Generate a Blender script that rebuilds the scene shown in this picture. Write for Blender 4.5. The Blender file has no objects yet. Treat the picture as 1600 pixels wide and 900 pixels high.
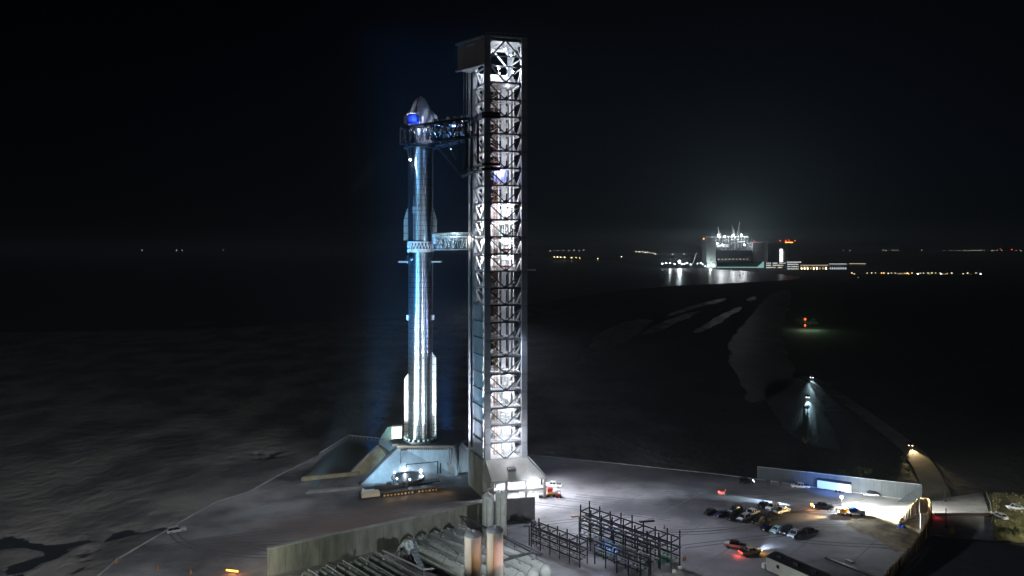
import bpy, bmesh, math, random
from mathutils import Vector, Matrix, noise
R = math.radians
random.seed(7)
# ------------------------------------------------------------------ camera, sky, added fill sun, exposure
sc = bpy.context.scene
F = 1067.0; HOR = 390.0; CH = 79.0
cam_d = bpy.data.cameras.new('camera'); cam = bpy.data.objects.new('camera', cam_d)
sc.collection.objects.link(cam); sc.camera = cam
cam.location = (0, 0, CH); cam.rotation_euler = (R(90), 0, 0)
cam_d.sensor_width = 36; cam_d.lens = 36*F/1600; cam_d.shift_y = -60/1600
cam_d.clip_start = 0.5; cam_d.clip_end = 80000
w = bpy.data.worlds.new('World'); sc.world = w; w.use_nodes = True
nt = w.node_tree; nt.nodes.clear()
sky = nt.nodes.new('ShaderNodeTexSky'); sky.sky_type = 'NISHITA'; sky.sun_disc = False
sky.sun_elevation = R(24); sky.sun_rotation = R(215); sky.altitude = 80
bg = nt.nodes.new('ShaderNodeBackground'); bg.inputs['Strength'].default_value = 0.00017
wo = nt.nodes.new('ShaderNodeOutputWorld')
tint = nt.nodes.new('ShaderNodeMix'); tint.data_type = 'RGBA'; tint.blend_type = 'MULTIPLY'; tint.inputs[0].default_value = 1.0
tint.inputs[7].default_value = (0.45, 0.75, 1.25, 1); nt.links.new(sky.outputs[0], tint.inputs[6])
# light pollution over the far site: a soft dome of brighter night sky round its direction
wtc = nt.nodes.new('ShaderNodeTexCoord'); dt_ = nt.nodes.new('ShaderNodeVectorMath'); dt_.operation = 'DOT_PRODUCT'
gd = Vector((0.315, 0.95, 0.01)).normalized(); dt_.inputs[1].default_value = gd; nt.links.new(wtc.outputs['Generated'], dt_.inputs[0])
acc = tint.outputs[2]
for pw, colr in ((14, (12, 16, 23)), (110, (50, 70, 82)), (900, (220, 300, 320))):
    p_ = nt.nodes.new('ShaderNodeMath'); p_.operation = 'POWER'; p_.use_clamp = True; p_.inputs[1].default_value = pw; nt.links.new(dt_.outputs['Value'], p_.inputs[0])
    sc_ = nt.nodes.new('ShaderNodeVectorMath'); sc_.operation = 'SCALE'; sc_.inputs[0].default_value = colr; nt.links.new(p_.outputs[0], sc_.inputs['Scale'])
    ad = nt.nodes.new('ShaderNodeVectorMath'); ad.operation = 'ADD'; nt.links.new(acc, ad.inputs[0]); nt.links.new(sc_.outputs[0], ad.inputs[1]); acc = ad.outputs[0]
nt.links.new(acc, bg.inputs[0]); nt.links.new(bg.outputs[0], wo.inputs[0])
fill_sun_d = bpy.data.lights.new('ground_fill_sun', 'SUN'); fill_sun_d.energy = 0.045; fill_sun_d.angle = R(0.5); fill_sun_d.color = (0.85, 0.9, 1.0)  # added faint fill sun that lifts the dark ground
fill_sun = bpy.data.objects.new('ground_fill_sun', fill_sun_d); sc.collection.objects.link(fill_sun)
fill_sun.rotation_euler = (R(66), 0, R(-35))
sc.view_settings.view_transform = 'Standard'; sc.view_settings.look = 'None'
sc.view_settings.exposure = 0.0; sc.view_settings.gamma = 1.0; sc.view_settings.use_curve_mapping = False
sc.render.engine = 'CYCLES'
cy = sc.cycles
cy.use_denoising = True; cy.denoiser = 'OPENIMAGEDENOISE'; cy.max_bounces = 6; cy.diffuse_bounces = 2
cy.glossy_bounces = 3; cy.volume_bounces = 0; cy.transmission_bounces = 2; cy.transparent_max_bounces = 6
cy.sample_clamp_indirect = 3.0; cy.caustics_reflective = False; cy.caustics_refractive = False
cy.use_light_tree = True; cy.volume_step_rate = 1.0

# ------------------------------------------------------------------ helpers
def G(x, y, z=0.0):                      # where the sight line through a photo pixel meets height z
    Y = (CH-z)*F/(y-HOR); return Vector(((x-800)/F*Y, Y, z))
def PT(x, y, Y):                         # the same at a known distance
    return Vector(((x-800)*Y/F, Y, CH-(y-HOR)*Y/F))
COL = sc.collection
MATS = {}
def mat(name, col=(0.5,)*3, rough=0.6, metal=0.0, var=0.0, scale=0.5, col2=None, bump=0.0, bscale=4.0,
        emit=None, estr=0.0, aniso=0.0, seams=0.0, seam_h=1.83, stretch=(1, 1, 1), spec=0.5, detail=6, lo=0.35, hi=0.65, trans=0.0):
    if name in MATS: return MATS[name]
    m = bpy.data.materials.new(name); m.use_nodes = True
    n = m.node_tree.nodes; l = m.node_tree.links; b = n['Principled BSDF']
    b.inputs['Base Color'].default_value = (*col, 1); b.inputs['Roughness'].default_value = rough
    b.inputs['Metallic'].default_value = metal; b.inputs['Specular IOR Level'].default_value = spec
    if trans: b.inputs['Transmission Weight'].default_value = trans
    tc = n.new('ShaderNodeTexCoord')
    last = None
    if var > 0 or col2:
        mp = n.new('ShaderNodeMapping'); mp.inputs['Scale'].default_value = stretch
        l.new(tc.outputs['Object'], mp.inputs[0])
        nz = n.new('ShaderNodeTexNoise'); nz.inputs['Scale'].default_value = scale; nz.inputs['Detail'].default_value = detail
        nz.inputs['Roughness'].default_value = 0.62
        l.new(mp.outputs[0], nz.inputs['Vector'])
        rp = n.new('ShaderNodeValToRGB'); rp.color_ramp.elements[0].position = lo; rp.color_ramp.elements[1].position = hi
        c2 = col2 or tuple(c*(1-var) for c in col)
        rp.color_ramp.elements[0].color = (*c2, 1); rp.color_ramp.elements[1].color = (*col, 1)
        l.new(nz.outputs['Fac'], rp.inputs[0]); l.new(rp.outputs[0], b.inputs['Base Color']); last = rp.outputs[0]
        rr = n.new('ShaderNodeMapRange'); rr.inputs[3].default_value = min(1, rough*1.2); rr.inputs[4].default_value = rough*0.8
        l.new(nz.outputs['Fac'], rr.inputs[0]); l.new(rr.outputs[0], b.inputs['Roughness'])
    if seams > 0:                        # welded ring joints: thin darker lines every seam_h metres
        sx = n.new('ShaderNodeSeparateXYZ'); l.new(tc.outputs['Object'], sx.inputs[0])
        d = n.new('ShaderNodeMath'); d.operation = 'DIVIDE'; d.inputs[1].default_value = seam_h; l.new(sx.outputs[2], d.inputs[0])
        fr = n.new('ShaderNodeMath'); fr.operation = 'FRACT'; l.new(d.outputs[0], fr.inputs[0])
        lt = n.new('ShaderNodeMath'); lt.operation = 'LESS_THAN'; lt.inputs[1].default_value = 0.14; l.new(fr.outputs[0], lt.inputs[0])
        mu = n.new('ShaderNodeMath'); mu.operation = 'MULTIPLY'; mu.inputs[1].default_value = seams; l.new(lt.outputs[0], mu.inputs[0])
        mx = n.new('ShaderNodeMix'); mx.data_type = 'RGBA'; l.new(mu.outputs[0], mx.inputs[0])
        mx.inputs[7].default_value = (col[0]*.25, col[1]*.25, col[2]*.25, 1)
        if last: l.new(last, mx.inputs[6])
        else: mx.inputs[6].default_value = (*col, 1)
        l.new(mx.outputs[2], b.inputs['Base Color'])
    if bump > 0:
        nb = n.new('ShaderNodeTexNoise'); nb.inputs['Scale'].default_value = bscale; nb.inputs['Detail'].default_value = 5
        l.new(tc.outputs['Object'], nb.inputs['Vector'])
        bp = n.new('ShaderNodeBump'); bp.inputs['Strength'].default_value = bump; bp.inputs['Distance'].default_value = 0.3
        l.new(nb.outputs['Fac'], bp.inputs['Height']); l.new(bp.outputs[0], b.inputs['Normal'])
    if aniso > 0:
        b.inputs['Anisotropic'].default_value = aniso
        tg = n.new('ShaderNodeTangent'); tg.direction_type = 'RADIAL'; tg.axis = 'Z'
        l.new(tg.outputs[0], b.inputs['Tangent']); b.inputs['Anisotropic Rotation'].default_value = 0.25
    if emit:
        b.inputs['Emission Color'].default_value = (*emit, 1); b.inputs['Emission Strength'].default_value = estr
    MATS[name] = m; return m

ORG = {}
def org(o):
    while o.parent is not None: o = o.parent
    return Vector(ORG.get(o.name, (0, 0, 0)))
def props(o, label=None, cat=None, group=None, kind=None):
    if label: o['label'] = label
    if cat: o['category'] = cat
    if group: o['group'] = group
    if kind: o['kind'] = kind
    return o
def thing(name, loc, label, cat, group=None, rz=0.0):
    o = bpy.data.objects.new(name, None); COL.objects.link(o); o.location = loc; o.rotation_euler = (0, 0, rz)
    o.empty_display_size = 0.5; ORG[o.name] = Vector(loc)
    return props(o, label, cat, group)

class MB:
    def __init__(s): s.v = []; s.f = []
    def add(s, vs, fs):
        k = len(s.v); s.v += [Vector(p) for p in vs]; s.f += [tuple(i+k for i in f) for f in fs]; return s
    def box(s, c, d, rz=0.0):
        c = Vector(c); cs, sn = math.cos(rz), math.sin(rz); vs = []
        for z in (-.5, .5):
            for x, y in ((-.5, -.5), (.5, -.5), (.5, .5), (-.5, .5)):
                px, py = x*d[0], y*d[1]; vs.append(c+Vector((px*cs-py*sn, px*sn+py*cs, z*d[2])))
        return s.add(vs, [(3, 2, 1, 0), (4, 5, 6, 7), (0, 1, 5, 4), (1, 2, 6, 5), (2, 3, 7, 6), (3, 0, 4, 7)])
    def bar(s, p, q, a, b=None):
        p, q = Vector(p), Vector(q); b = b or a; d = (q-p).normalized()
        up = Vector((0, 0, 1)) if abs(d.z) < .95 else Vector((1, 0, 0))
        x = d.cross(up).normalized(); y = x.cross(d).normalized()
        vs = [e+x*(sx*a/2)+y*(sy*b/2) for e in (p, q) for sx, sy in ((-1, -1), (1, -1), (1, 1), (-1, 1))]
        return s.add(vs, [(3, 2, 1, 0), (4, 5, 6, 7), (0, 1, 5, 4), (1, 2, 6, 5), (2, 3, 7, 6), (3, 0, 4, 7)])
    def tube(s, p, q, r, n=8, r2=None):
        p, q = Vector(p), Vector(q); r2 = r if r2 is None else r2; d = (q-p).normalized()
        up = Vector((0, 0, 1)) if abs(d.z) < .95 else Vector((1, 0, 0))
        x = d.cross(up).normalized(); y = x.cross(d).normalized()
        vs = [e+(x*math.cos(2*math.pi*i/n)+y*math.sin(2*math.pi*i/n))*rr for e, rr in ((p, r), (q, r2)) for i in range(n)]
        fs = [(i, (i+1) % n, n+(i+1) % n, n+i) for i in range(n)] + [tuple(range(n))[::-1], tuple(range(n, 2*n))]
        return s.add(vs, fs)
    def path(s, pts, r, n=8):
        for a, b in zip(pts, pts[1:]): s.tube(a, b, r, n)
        return s
    def ball(s, c, r, n=8, sz=1.0):
        return s.lathe([(r*math.sin(math.pi*k/n), r*sz*-math.cos(math.pi*k/n)) for k in range(n+1)], c, n+2)
    def lathe(s, prof, c, n=32, a0=0.0, a1=2*math.pi):
        c = Vector(c); full = abs(a1-a0) > 6.28; m = n if full else n+1; vs = []
        for r, z in prof:
            for i in range(m):
                a = a0+(a1-a0)*i/n; vs.append(c+Vector((r*math.cos(a), r*math.sin(a), z)))
        fs = []
        for k in range(len(prof)-1):
            for i in range(n):
                j = (i+1) % m if full else i+1
                fs.append((k*m+i, k*m+j, (k+1)*m+j, (k+1)*m+i))
        return s.add(vs, fs)
    def prism(s, poly, z0, z1):
        n = len(poly); vs = [Vector((p[0], p[1], z0)) for p in poly]+[Vector((p[0], p[1], z1)) for p in poly]
        return s.add(vs, [tuple(range(n))[::-1], tuple(range(n, 2*n))]+[(i, (i+1) % n, n+(i+1) % n, n+i) for i in range(n)])
    def extr(s, pts, vec):
        n = len(pts); vec = Vector(vec); vs = [Vector(p) for p in pts]+[Vector(p)+vec for p in pts]
        return s.add(vs, [tuple(range(n))[::-1], tuple(range(n, 2*n))]+[(i, (i+1) % n, n+(i+1) % n, n+i) for i in range(n)])
    def build(s, name, m, parent=None, smooth=False, label=None, local=False):
        me = bpy.data.meshes.new(name)
        o0 = Vector((0, 0, 0)) if (parent is None or local) else org(parent)
        me.from_pydata([v-o0 for v in s.v], [], s.f); me.update()
        bm = bmesh.new(); bm.from_mesh(me); bmesh.ops.remove_doubles(bm, verts=bm.verts, dist=1e-4)
        bmesh.ops.recalc_face_normals(bm, faces=bm.faces); bm.to_mesh(me); bm.free()
        if smooth:
            for p in me.polygons: p.use_smooth = True
        me.materials.append(m)
        o = bpy.data.objects.new(name, me); COL.objects.link(o); o.parent = parent
        if label: o['label'] = label
        return o
def single(mb, name, m, label, cat, group=None, smooth=False):
    """a thing that is one mesh: its origin goes to the bottom centre"""
    xs = [v.x for v in mb.v]; ys = [v.y for v in mb.v]; zs = [v.z for v in mb.v]
    c = Vector(((min(xs)+max(xs))/2, (min(ys)+max(ys))/2, min(zs)))
    mb.v = [v-c for v in mb.v]; o = mb.build(name, m, None, smooth); o.location = c; ORG[o.name] = c
    return props(o, label, cat, group)
def copy_tree(o, parent=None):
    c = o.copy(); COL.objects.link(c); c.parent = parent
    for ch in list(o.children): copy_tree(ch, c)
    return c
def lamp(loc, power, color=(1, 1, 1), kind='POINT', size=0.3, aim=None, cone=60, blend=0.6, parent=None, name='lamp_light', spec=1.0):
    d = bpy.data.lights.new(name, kind); d.energy = power; d.color = color; d.shadow_soft_size = size; d.specular_factor = spec
    o = bpy.data.objects.new(name, d); COL.objects.link(o); o.location = Vector(loc)-(org(parent) if parent else Vector((0, 0, 0)))
    if kind == 'SPOT':
        d.spot_size = R(cone); d.spot_blend = blend
        o.rotation_euler = (Vector(aim)-Vector(loc)).to_track_quat('-Z', 'Y').to_euler()
    if parent: o.parent = parent
    return o

# ------------------------------------------------------------------ materials
M_conc = mat('concrete', (0.36, 0.36, 0.34), 0.85, var=0.35, scale=0.25, bump=0.15)
M_conc_d = mat('weathered_concrete', (0.27, 0.28, 0.25), 0.9, var=0.5, scale=0.35, stretch=(1, 1, 0.25), bump=0.2, seams=0.0)
M_mount = mat('mount_plate', (0.42, 0.47, 0.5), 0.65, var=0.35, scale=0.3, stretch=(1, 1, 0.4), bump=0.05)
M_tan = mat('tan_concrete', (0.42, 0.36, 0.22), 0.85, var=0.4, scale=0.4, bump=0.1)
M_steel = mat('galvanised_steel', (0.36, 0.37, 0.39), 0.55, var=0.25, scale=0.6)
M_col = mat('column_steel', (0.27, 0.29, 0.33), 0.5, var=0.2, scale=0.4, seams=0.35, seam_h=5.5)
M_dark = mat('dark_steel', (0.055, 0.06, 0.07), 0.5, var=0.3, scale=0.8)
M_black = mat('black_steel', (0.012, 0.013, 0.016), 0.45, var=0.3, scale=1.0)
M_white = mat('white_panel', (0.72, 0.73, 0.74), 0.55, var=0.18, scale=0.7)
M_wpipe = mat('white_pipe', (0.75, 0.76, 0.76), 0.4, var=0.1, scale=1.0)
M_lit_steel = mat('lit_steel', (0.55, 0.56, 0.58), .5, var=.2, scale=.7)  # steel paled for the lit left face of the tower
M_orange = mat('orange_lattice', (0.5, 0.2, 0.06), 0.6, var=0.35, scale=0.9)
M_red = mat('red_paint', (0.6, 0.05, 0.03), 0.45, var=0.2, scale=1.0)
M_blue = mat('blue_paint', (0.02, 0.1, 0.55), 0.45, var=0.2, scale=1.0)
M_yel = mat('yellow_paint', (0.65, 0.4, 0.02), 0.5, var=0.2, scale=1.0)
M_ss = mat('stainless_steel', (0.44, 0.51, 0.57), 0.37, metal=0.97, var=0.3, scale=0.6, seams=0.55, bump=0.04, bscale=0.5, aniso=0.98, stretch=(1, 1, 0.6))
M_ss2 = mat('stainless_plate', (0.6, 0.61, 0.6), 0.45, metal=0.55, var=0.2, scale=0.6, seams=0.7, seam_h=2.7)
M_tile = mat('black_tile', (0.012, 0.012, 0.014), 0.5, var=0.3, scale=2.0)
M_tankw = mat('tank_paint', (0.55, 0.58, 0.55), 0.4, var=0.25, scale=0.5, bump=0.03)
M_tankg = mat('tank_grey', (0.3, 0.31, 0.29), 0.42, var=0.4, scale=0.5, bump=0.05)
M_tanku = mat('vertical_tank_paint', (0.6, 0.56, 0.5), 0.4, var=0.15, scale=0.4, stretch=(1, 1, 0.1))
M_frost = mat('frost', (0.6, 0.66, 0.7), 0.9, var=0.4, scale=1.5, bump=0.6, bscale=3)
M_glass = mat('car_glass', (0.01, 0.012, 0.015), 0.08, spec=0.8)
M_tyre = mat('tyre_rubber', (0.015, 0.015, 0.015), 0.85)
M_rim = mat('wheel_rim', (0.4, 0.4, 0.42), 0.35, metal=0.8)
M_hl_off = mat('headlight_glass', (0.6, 0.62, 0.65), 0.15)
M_tl_off = mat('taillight_glass', (0.25, 0.01, 0.01), 0.2)
M_rust = mat('rusty_sheet_pile', (0.4, 0.26, 0.11), 0.85, var=0.6, scale=0.7, stretch=(1, 1, 0.3), bump=0.3)
M_wood = mat('timber', (0.35, 0.24, 0.12), 0.8, var=0.3, scale=1.0)
E_white = mat('lamp_white', (1, 1, 1), emit=(0.9, 0.95, 1.0), estr=40)
E_cool = mat('lamp_cool', (1, 1, 1), emit=(0.75, 0.88, 1.0), estr=22)
E_warm = mat('lamp_warm', (1, 1, 1), emit=(1.0, 0.72, 0.38), estr=12)
E_orange = mat('lamp_orange', (1, .5, .1), emit=(1.0, 0.3, 0.04), estr=8)
E_red = mat('lamp_red', (1, .1, .05), emit=(1.0, 0.05, 0.02), estr=6)
E_blue = mat('lamp_blue', (.1, .2, 1), emit=(0.15, 0.35, 1.0), estr=9)
E_warm2 = mat('lamp_town', (1, 1, 1), emit=(1, .8, .5), estr=2.2)
E_soft = mat('lit_window', (0.8, 0.8, 0.8), emit=(0.85, 0.95, 1.0), estr=1.1)
E_softw = mat('lit_window_warm', (0.8, 0.7, 0.5), emit=(1.0, 0.82, 0.55), estr=0.9)
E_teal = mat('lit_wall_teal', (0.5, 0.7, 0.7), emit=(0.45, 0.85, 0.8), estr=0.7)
E_green = mat('lamp_green', (0.2, 1, .3), emit=(0.25, 1.0, 0.4), estr=3)
M_leaf = mat('leaf', (0.09, 0.12, 0.04), 0.7, var=0.5, scale=2.0)
M_grass = mat('dry_grass', (0.3, 0.27, 0.12), 0.9, var=0.55, scale=0.5, bump=0.5)
M_dirt = mat('dirt', (0.33, 0.27, 0.17), 0.95, var=0.65, scale=0.22, bump=0.8, bscale=0.8)
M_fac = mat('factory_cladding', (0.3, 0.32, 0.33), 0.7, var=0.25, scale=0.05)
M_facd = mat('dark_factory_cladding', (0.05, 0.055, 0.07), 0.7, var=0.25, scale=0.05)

# ------------------------------------------------------------------ ground
def seg_d(px, py, pl):
    best = 1e9
    for (ax, ay), (bx, by) in zip(pl, pl[1:]):
        dx, dy = bx-ax, by-ay; t = max(0, min(1, ((px-ax)*dx+(py-ay)*dy)/(dx*dx+dy*dy)))
        best = min(best, math.hypot(px-ax-t*dx, py-ay-t*dy))
    return best
def gp(pts, z=-1.8): return [tuple(G(x, y, z)[:2]) for x, y in pts]
CREEKS = [(gp([(-60, 846), (40, 850), (100, 850), (150, 838), (215, 830), (252, 824)]), 2.7),
          (gp([(120, 848), (60, 868), (20, 900), (-40, 960)]), 2.3),
          (gp([(360, 718), (385, 716), (400, 711), (420, 711), (440, 707)]), 2.0),
          (gp([(90, 865), (130, 848)]), 2.2), (gp([(170, 885), (215, 868), (245, 848), (262, 826)]), 1.3),
          (gp([(95, 900), (130, 880), (150, 862)]), 1.3)]
def ground_z(x, y):
    if 100 < y < 1300 and -1100 < x < 700:
        q = Vector((x*0.012, y*0.006, 0.3)); h = noise.fractal(q, 1.0, 2.0, 5)*0.7
        q = Vector((x*0.05, y*0.03, 4.3)); h += noise.fractal(q, 1.0, 2.0, 4)*0.35
        fade = 1.0 if x < -20 else max(0.12, 1-(x+20)/60)
        z = -1.75+h*fade
        if x < 0:
            q = Vector((x*.1, y*.1, 9)); ox, oy = noise.fractal(q, .8, 2, 5)*6, noise.fractal(q+Vector((5, 5, 5)), .8, 2, 5)*6
            for pl, wd in CREEKS:
                d = seg_d(x+ox, y+oy, pl)
                if d < wd*4: z -= 1.5*math.exp(-(d/wd)**2)
        return min(z, -0.75)
    return -1.75
def axis(lo, hi, flo, fhi, step):
    v = []; a = flo
    while a <= fhi: v.append(a); a += step
    s = step; a = v[-1]
    while a < hi: s *= 1.35; a += s; v.append(min(a, hi))
    s = step; a = v[0]; pre = []
    while a > lo: s *= 1.35; a -= s; pre.append(max(a, lo))
    return pre[::-1]+v
xs = axis(-14000, 14000, -300, 20, 1.9); ys = axis(-300, 15000, 150, 460, 2.0)
vs = [(x, y, ground_z(x, y)) for y in ys for x in xs]; nx = len(xs)
fs = [(j*nx+i, j*nx+i+1, (j+1)*nx+i+1, (j+1)*nx+i) for j in range(len(ys)-1) for i in range(nx-1)]
M_ground = bpy.data.materials.new('ground'); M_ground.use_nodes = True
n = M_ground.node_tree.nodes; l = M_ground.node_tree.links; b = n['Principled BSDF']; b.inputs['Roughness'].default_value = 0.9
tc = n.new('ShaderNodeTexCoord')
def noise_ramp(scale, c0, c1, lo, hi, st=(1, 1, 1), det=7):
    mp = n.new('ShaderNodeMapping'); mp.inputs['Scale'].default_value = st; l.new(tc.outputs['Object'], mp.inputs[0])
    z = n.new('ShaderNodeTexNoise'); z.inputs['Scale'].default_value = scale; z.inputs['Detail'].default_value = det
    l.new(mp.outputs[0], z.inputs['Vector']); r = n.new('ShaderNodeValToRGB')
    r.color_ramp.elements[0].position = lo; r.color_ramp.elements[1].position = hi
    r.color_ramp.elements[0].color = (*c0, 1); r.color_ramp.elements[1].color = (*c1, 1); l.new(z.outputs['Fac'], r.inputs[0]); return r
mud = noise_ramp(0.05, (0.1, 0.095, 0.095), (0.29, 0.27, 0.25), 0.4, 0.62, (0.8, 0.6, 1), 13)
veg = noise_ramp(0.03, (0.008, 0.009, 0.007), (0.03, 0.03, 0.02), 0.4, 0.7)
sx = n.new('ShaderNodeSeparateXYZ'); l.new(tc.outputs['Object'], sx.inputs[0])
wob = n.new('ShaderNodeTexNoise'); wob.inputs['Scale'].default_value = 0.012; wob.inputs['Detail'].default_value = 6; l.new(tc.outputs['Object'], wob.inputs['Vector'])
m1 = n.new('ShaderNodeMath'); m1.operation = 'MULTIPLY_ADD'; m1.inputs[1].default_value = 160; l.new(wob.outputs['Fac'], m1.inputs[0]); l.new(sx.outputs[0], m1.inputs[2])
mr = n.new('ShaderNodeMapRange'); mr.inputs[1].default_value = 90; mr.inputs[2].default_value = 150; mr.inputs[3].default_value = 1; mr.inputs[4].default_value = 0
l.new(m1.outputs[0], mr.inputs[0])
mx = n.new('ShaderNodeMix'); mx.data_type = 'RGBA'; l.new(mr.outputs[0], mx.inputs[0]); l.new(veg.outputs[0], mx.inputs[6]); l.new(mud.outputs[0], mx.inputs[7])
l.new(mx.outputs[2], b.inputs['Base Color'])
nb = n.new('ShaderNodeTexNoise'); nb.inputs['Scale'].default_value = 0.22; nb.inputs['Detail'].default_value = 12; l.new(tc.outputs['Object'], nb.inputs['Vector'])
bp = n.new('ShaderNodeBump'); bp.inputs['Strength'].default_value = 0.9; bp.inputs['Distance'].default_value = 1.8
l.new(nb.outputs['Fac'], bp.inputs['Height']); l.new(bp.outputs[0], b.inputs['Normal'])
g = MB(); g.add(vs, fs)
me = bpy.data.meshes.new('ground'); me.from_pydata([tuple(v) for v in g.v], [], g.f); me.update(); me.materials.append(M_ground)
for p in me.polygons: p.use_smooth = True
go = bpy.data.objects.new('ground', me); COL.objects.link(go); go['kind'] = 'structure'

M_water = mat('water', (0.006, 0.01, 0.014), 0.3, bump=0.5, bscale=0.25, spec=0.6)
M_creek = mat('creek_water', (0.032, 0.038, 0.044), 0.3, spec=0.4)
M_bar = mat('sand_bar', (0.4, 0.4, 0.38), 0.5, col2=(0.09, 0.09, 0.085), scale=0.02, bump=.3, bscale=.2, stretch=(2.2, .8, 1), lo=.36, hi=.6, detail=10)
M_wet = mat('wet_mud', (0.05, 0.054, 0.06), 0.5, col2=(0.012, 0.013, 0.012), scale=0.018, bump=0.3, bscale=0.15, stretch=(2.2, .8, 1), spec=0.22, lo=0.36, hi=0.6, detail=10)
def sheet(name, pts, z, m, px=True):
    P = [G(x, y, z) for x, y in pts] if px else [Vector((x, y, z)) for x, y in pts]
    o = MB().add(P, [tuple(range(len(P)))]).build(name, m); o['kind'] = 'structure'; return o
sheet('creek_water', [(-400, 1000), (-330, 760), (420, 690), (500, 672), (480, 716), (160, 900), (120, 1000)], -2.55, M_creek)
sheet('bay_water', [(-2600, 560), (300, 515), (700, 490), (840, 474), (943, 457), (1060, 446), (1184, 440.5), (1246, 436.5), (1252, 432),
                    (1180, 424.5), (1100, 419.5), (1000, 417), (960, 407), (840, 401), (-2600, 401)], -1.2, M_water)
def rough_poly(pts, amp, seed):
    rnd = random.Random(seed); out = []
    for _ in range(3): pts = [((a[0]*t+b2[0]*(1-t)), (a[1]*t+b2[1]*(1-t))) for a, b2 in zip(pts, pts[1:]+pts[:1]) for t in (.75, .25)]
    P = [G(x, y, -1.5) for x, y in pts]
    for a, b2 in zip(P, P[1:]+P[:1]):
        L = (b2-a).length; k = max(1, int(L/2.5))
        for i in range(k):
            c = a.lerp(b2, i/k); q = Vector((c.x*.03, c.y*.018, seed)); q2 = q*4
            out.append(c+Vector((noise.fractal(q, .7, 2.3, 6), noise.fractal(q+Vector((9, 3, 1)), .7, 2.3, 6)*1.6, 0))*amp*.55)
    return out
POOLS = [
 ([(1132, 465), (1136, 469), (1100, 478), (1070, 486), (1048, 494), (1040, 493), (1062, 484), (1095, 474)], 5),
 ([(1030, 499), (1008, 510), (995, 524), (960, 545), (930, 560), (905, 575), (903, 558), (920, 535), (950, 512), (985, 500)], 7),
 ([(1100, 484), (1075, 497), (1045, 510), (1010, 526), (1000, 520), (1030, 505), (1065, 492)], 5),
 ([(1180, 462), (1184, 466), (1172, 471), (1164, 468)], 4),
 ([(1158, 478), (1160, 484), (1140, 492), (1130, 502), (1112, 512), (1088, 521), (1080, 518), (1105, 505), (1125, 492)], 5),
 ([(1218, 453), (1236, 453), (1237, 470), (1226, 500), (1222, 530), (1232, 560), (1250, 590), (1190, 640), (1165, 610), (1145, 580), (1138, 550), (1142, 530), (1160, 508), (1180, 485), (1200, 462)], 6),
 ([(1185, 600), (1240, 588), (1262, 596), (1290, 640), (1318, 710), (1290, 700), (1245, 692), (1215, 660)], 3)]
for k, (pts, amp) in enumerate(POOLS):
    P = rough_poly(pts, amp, 20+k); o = MB().add(P, [tuple(range(len(P)))]).build('tidal_flat', M_wet if k > 4 else M_bar); o['kind'] = 'structure'

# concrete pad, access road, dirt track
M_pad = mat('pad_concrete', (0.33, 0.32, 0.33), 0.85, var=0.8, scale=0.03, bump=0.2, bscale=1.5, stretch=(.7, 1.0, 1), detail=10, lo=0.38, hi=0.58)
def add_tone_patches(m, spots):
    """soft darker and paler patches with their own fixed shapes, in world metres: (centre px, radii m, angle, colour, amount)"""
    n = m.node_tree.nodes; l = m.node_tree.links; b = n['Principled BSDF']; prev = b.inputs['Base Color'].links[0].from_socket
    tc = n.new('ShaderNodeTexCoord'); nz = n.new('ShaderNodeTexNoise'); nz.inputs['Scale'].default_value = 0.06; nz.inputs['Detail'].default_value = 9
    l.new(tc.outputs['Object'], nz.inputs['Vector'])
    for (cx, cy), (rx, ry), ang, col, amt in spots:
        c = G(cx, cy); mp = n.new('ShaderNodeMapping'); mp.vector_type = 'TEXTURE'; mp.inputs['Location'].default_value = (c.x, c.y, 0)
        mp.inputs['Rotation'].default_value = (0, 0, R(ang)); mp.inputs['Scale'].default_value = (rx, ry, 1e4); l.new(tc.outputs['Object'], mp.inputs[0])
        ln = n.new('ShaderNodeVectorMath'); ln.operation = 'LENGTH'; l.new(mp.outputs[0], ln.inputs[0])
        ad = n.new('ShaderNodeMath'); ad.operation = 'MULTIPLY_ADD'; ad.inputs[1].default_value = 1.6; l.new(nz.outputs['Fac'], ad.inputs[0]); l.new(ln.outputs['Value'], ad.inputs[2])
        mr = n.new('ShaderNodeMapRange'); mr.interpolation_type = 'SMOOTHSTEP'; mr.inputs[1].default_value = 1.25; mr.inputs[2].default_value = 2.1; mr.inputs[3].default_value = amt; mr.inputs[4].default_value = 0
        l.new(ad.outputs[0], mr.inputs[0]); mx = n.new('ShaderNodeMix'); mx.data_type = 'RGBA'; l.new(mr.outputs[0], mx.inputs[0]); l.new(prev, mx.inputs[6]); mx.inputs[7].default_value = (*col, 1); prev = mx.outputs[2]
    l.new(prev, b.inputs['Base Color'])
add_tone_patches(M_pad, [((650, 775), (34, 13), 10, (.035, .035, .04), .9), ((520, 822), (30, 11), 22, (.15, .1, .085), .85), ((360, 850), (26, 8), 30, (.1, .1, .11), .5),  # first patch: shade before the mount put into the pad colour
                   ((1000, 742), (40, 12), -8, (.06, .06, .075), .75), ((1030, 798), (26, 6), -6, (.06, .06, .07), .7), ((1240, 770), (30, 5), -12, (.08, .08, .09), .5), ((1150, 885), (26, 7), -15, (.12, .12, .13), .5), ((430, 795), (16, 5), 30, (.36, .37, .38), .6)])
PAD = [(-20, 1050), (60, 965), (153, 900), (185, 873), (228, 848), (295, 808), (338, 784), (388, 769), (441, 740), (498, 712), (545, 684), (600, 680),
       (650, 682), (720, 697), (820, 710), (970, 725), (1120, 741), (1183, 749), (1240, 757), (1440, 784), (1535, 769), (1545, 800), (1556, 845), (1500, 840), (1452, 834),
       (1440, 850), (1420, 872), (1390, 900), (1340, 960), (1280, 1050)]
P = [G(x, y)[:2] for x, y in PAD]
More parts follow.
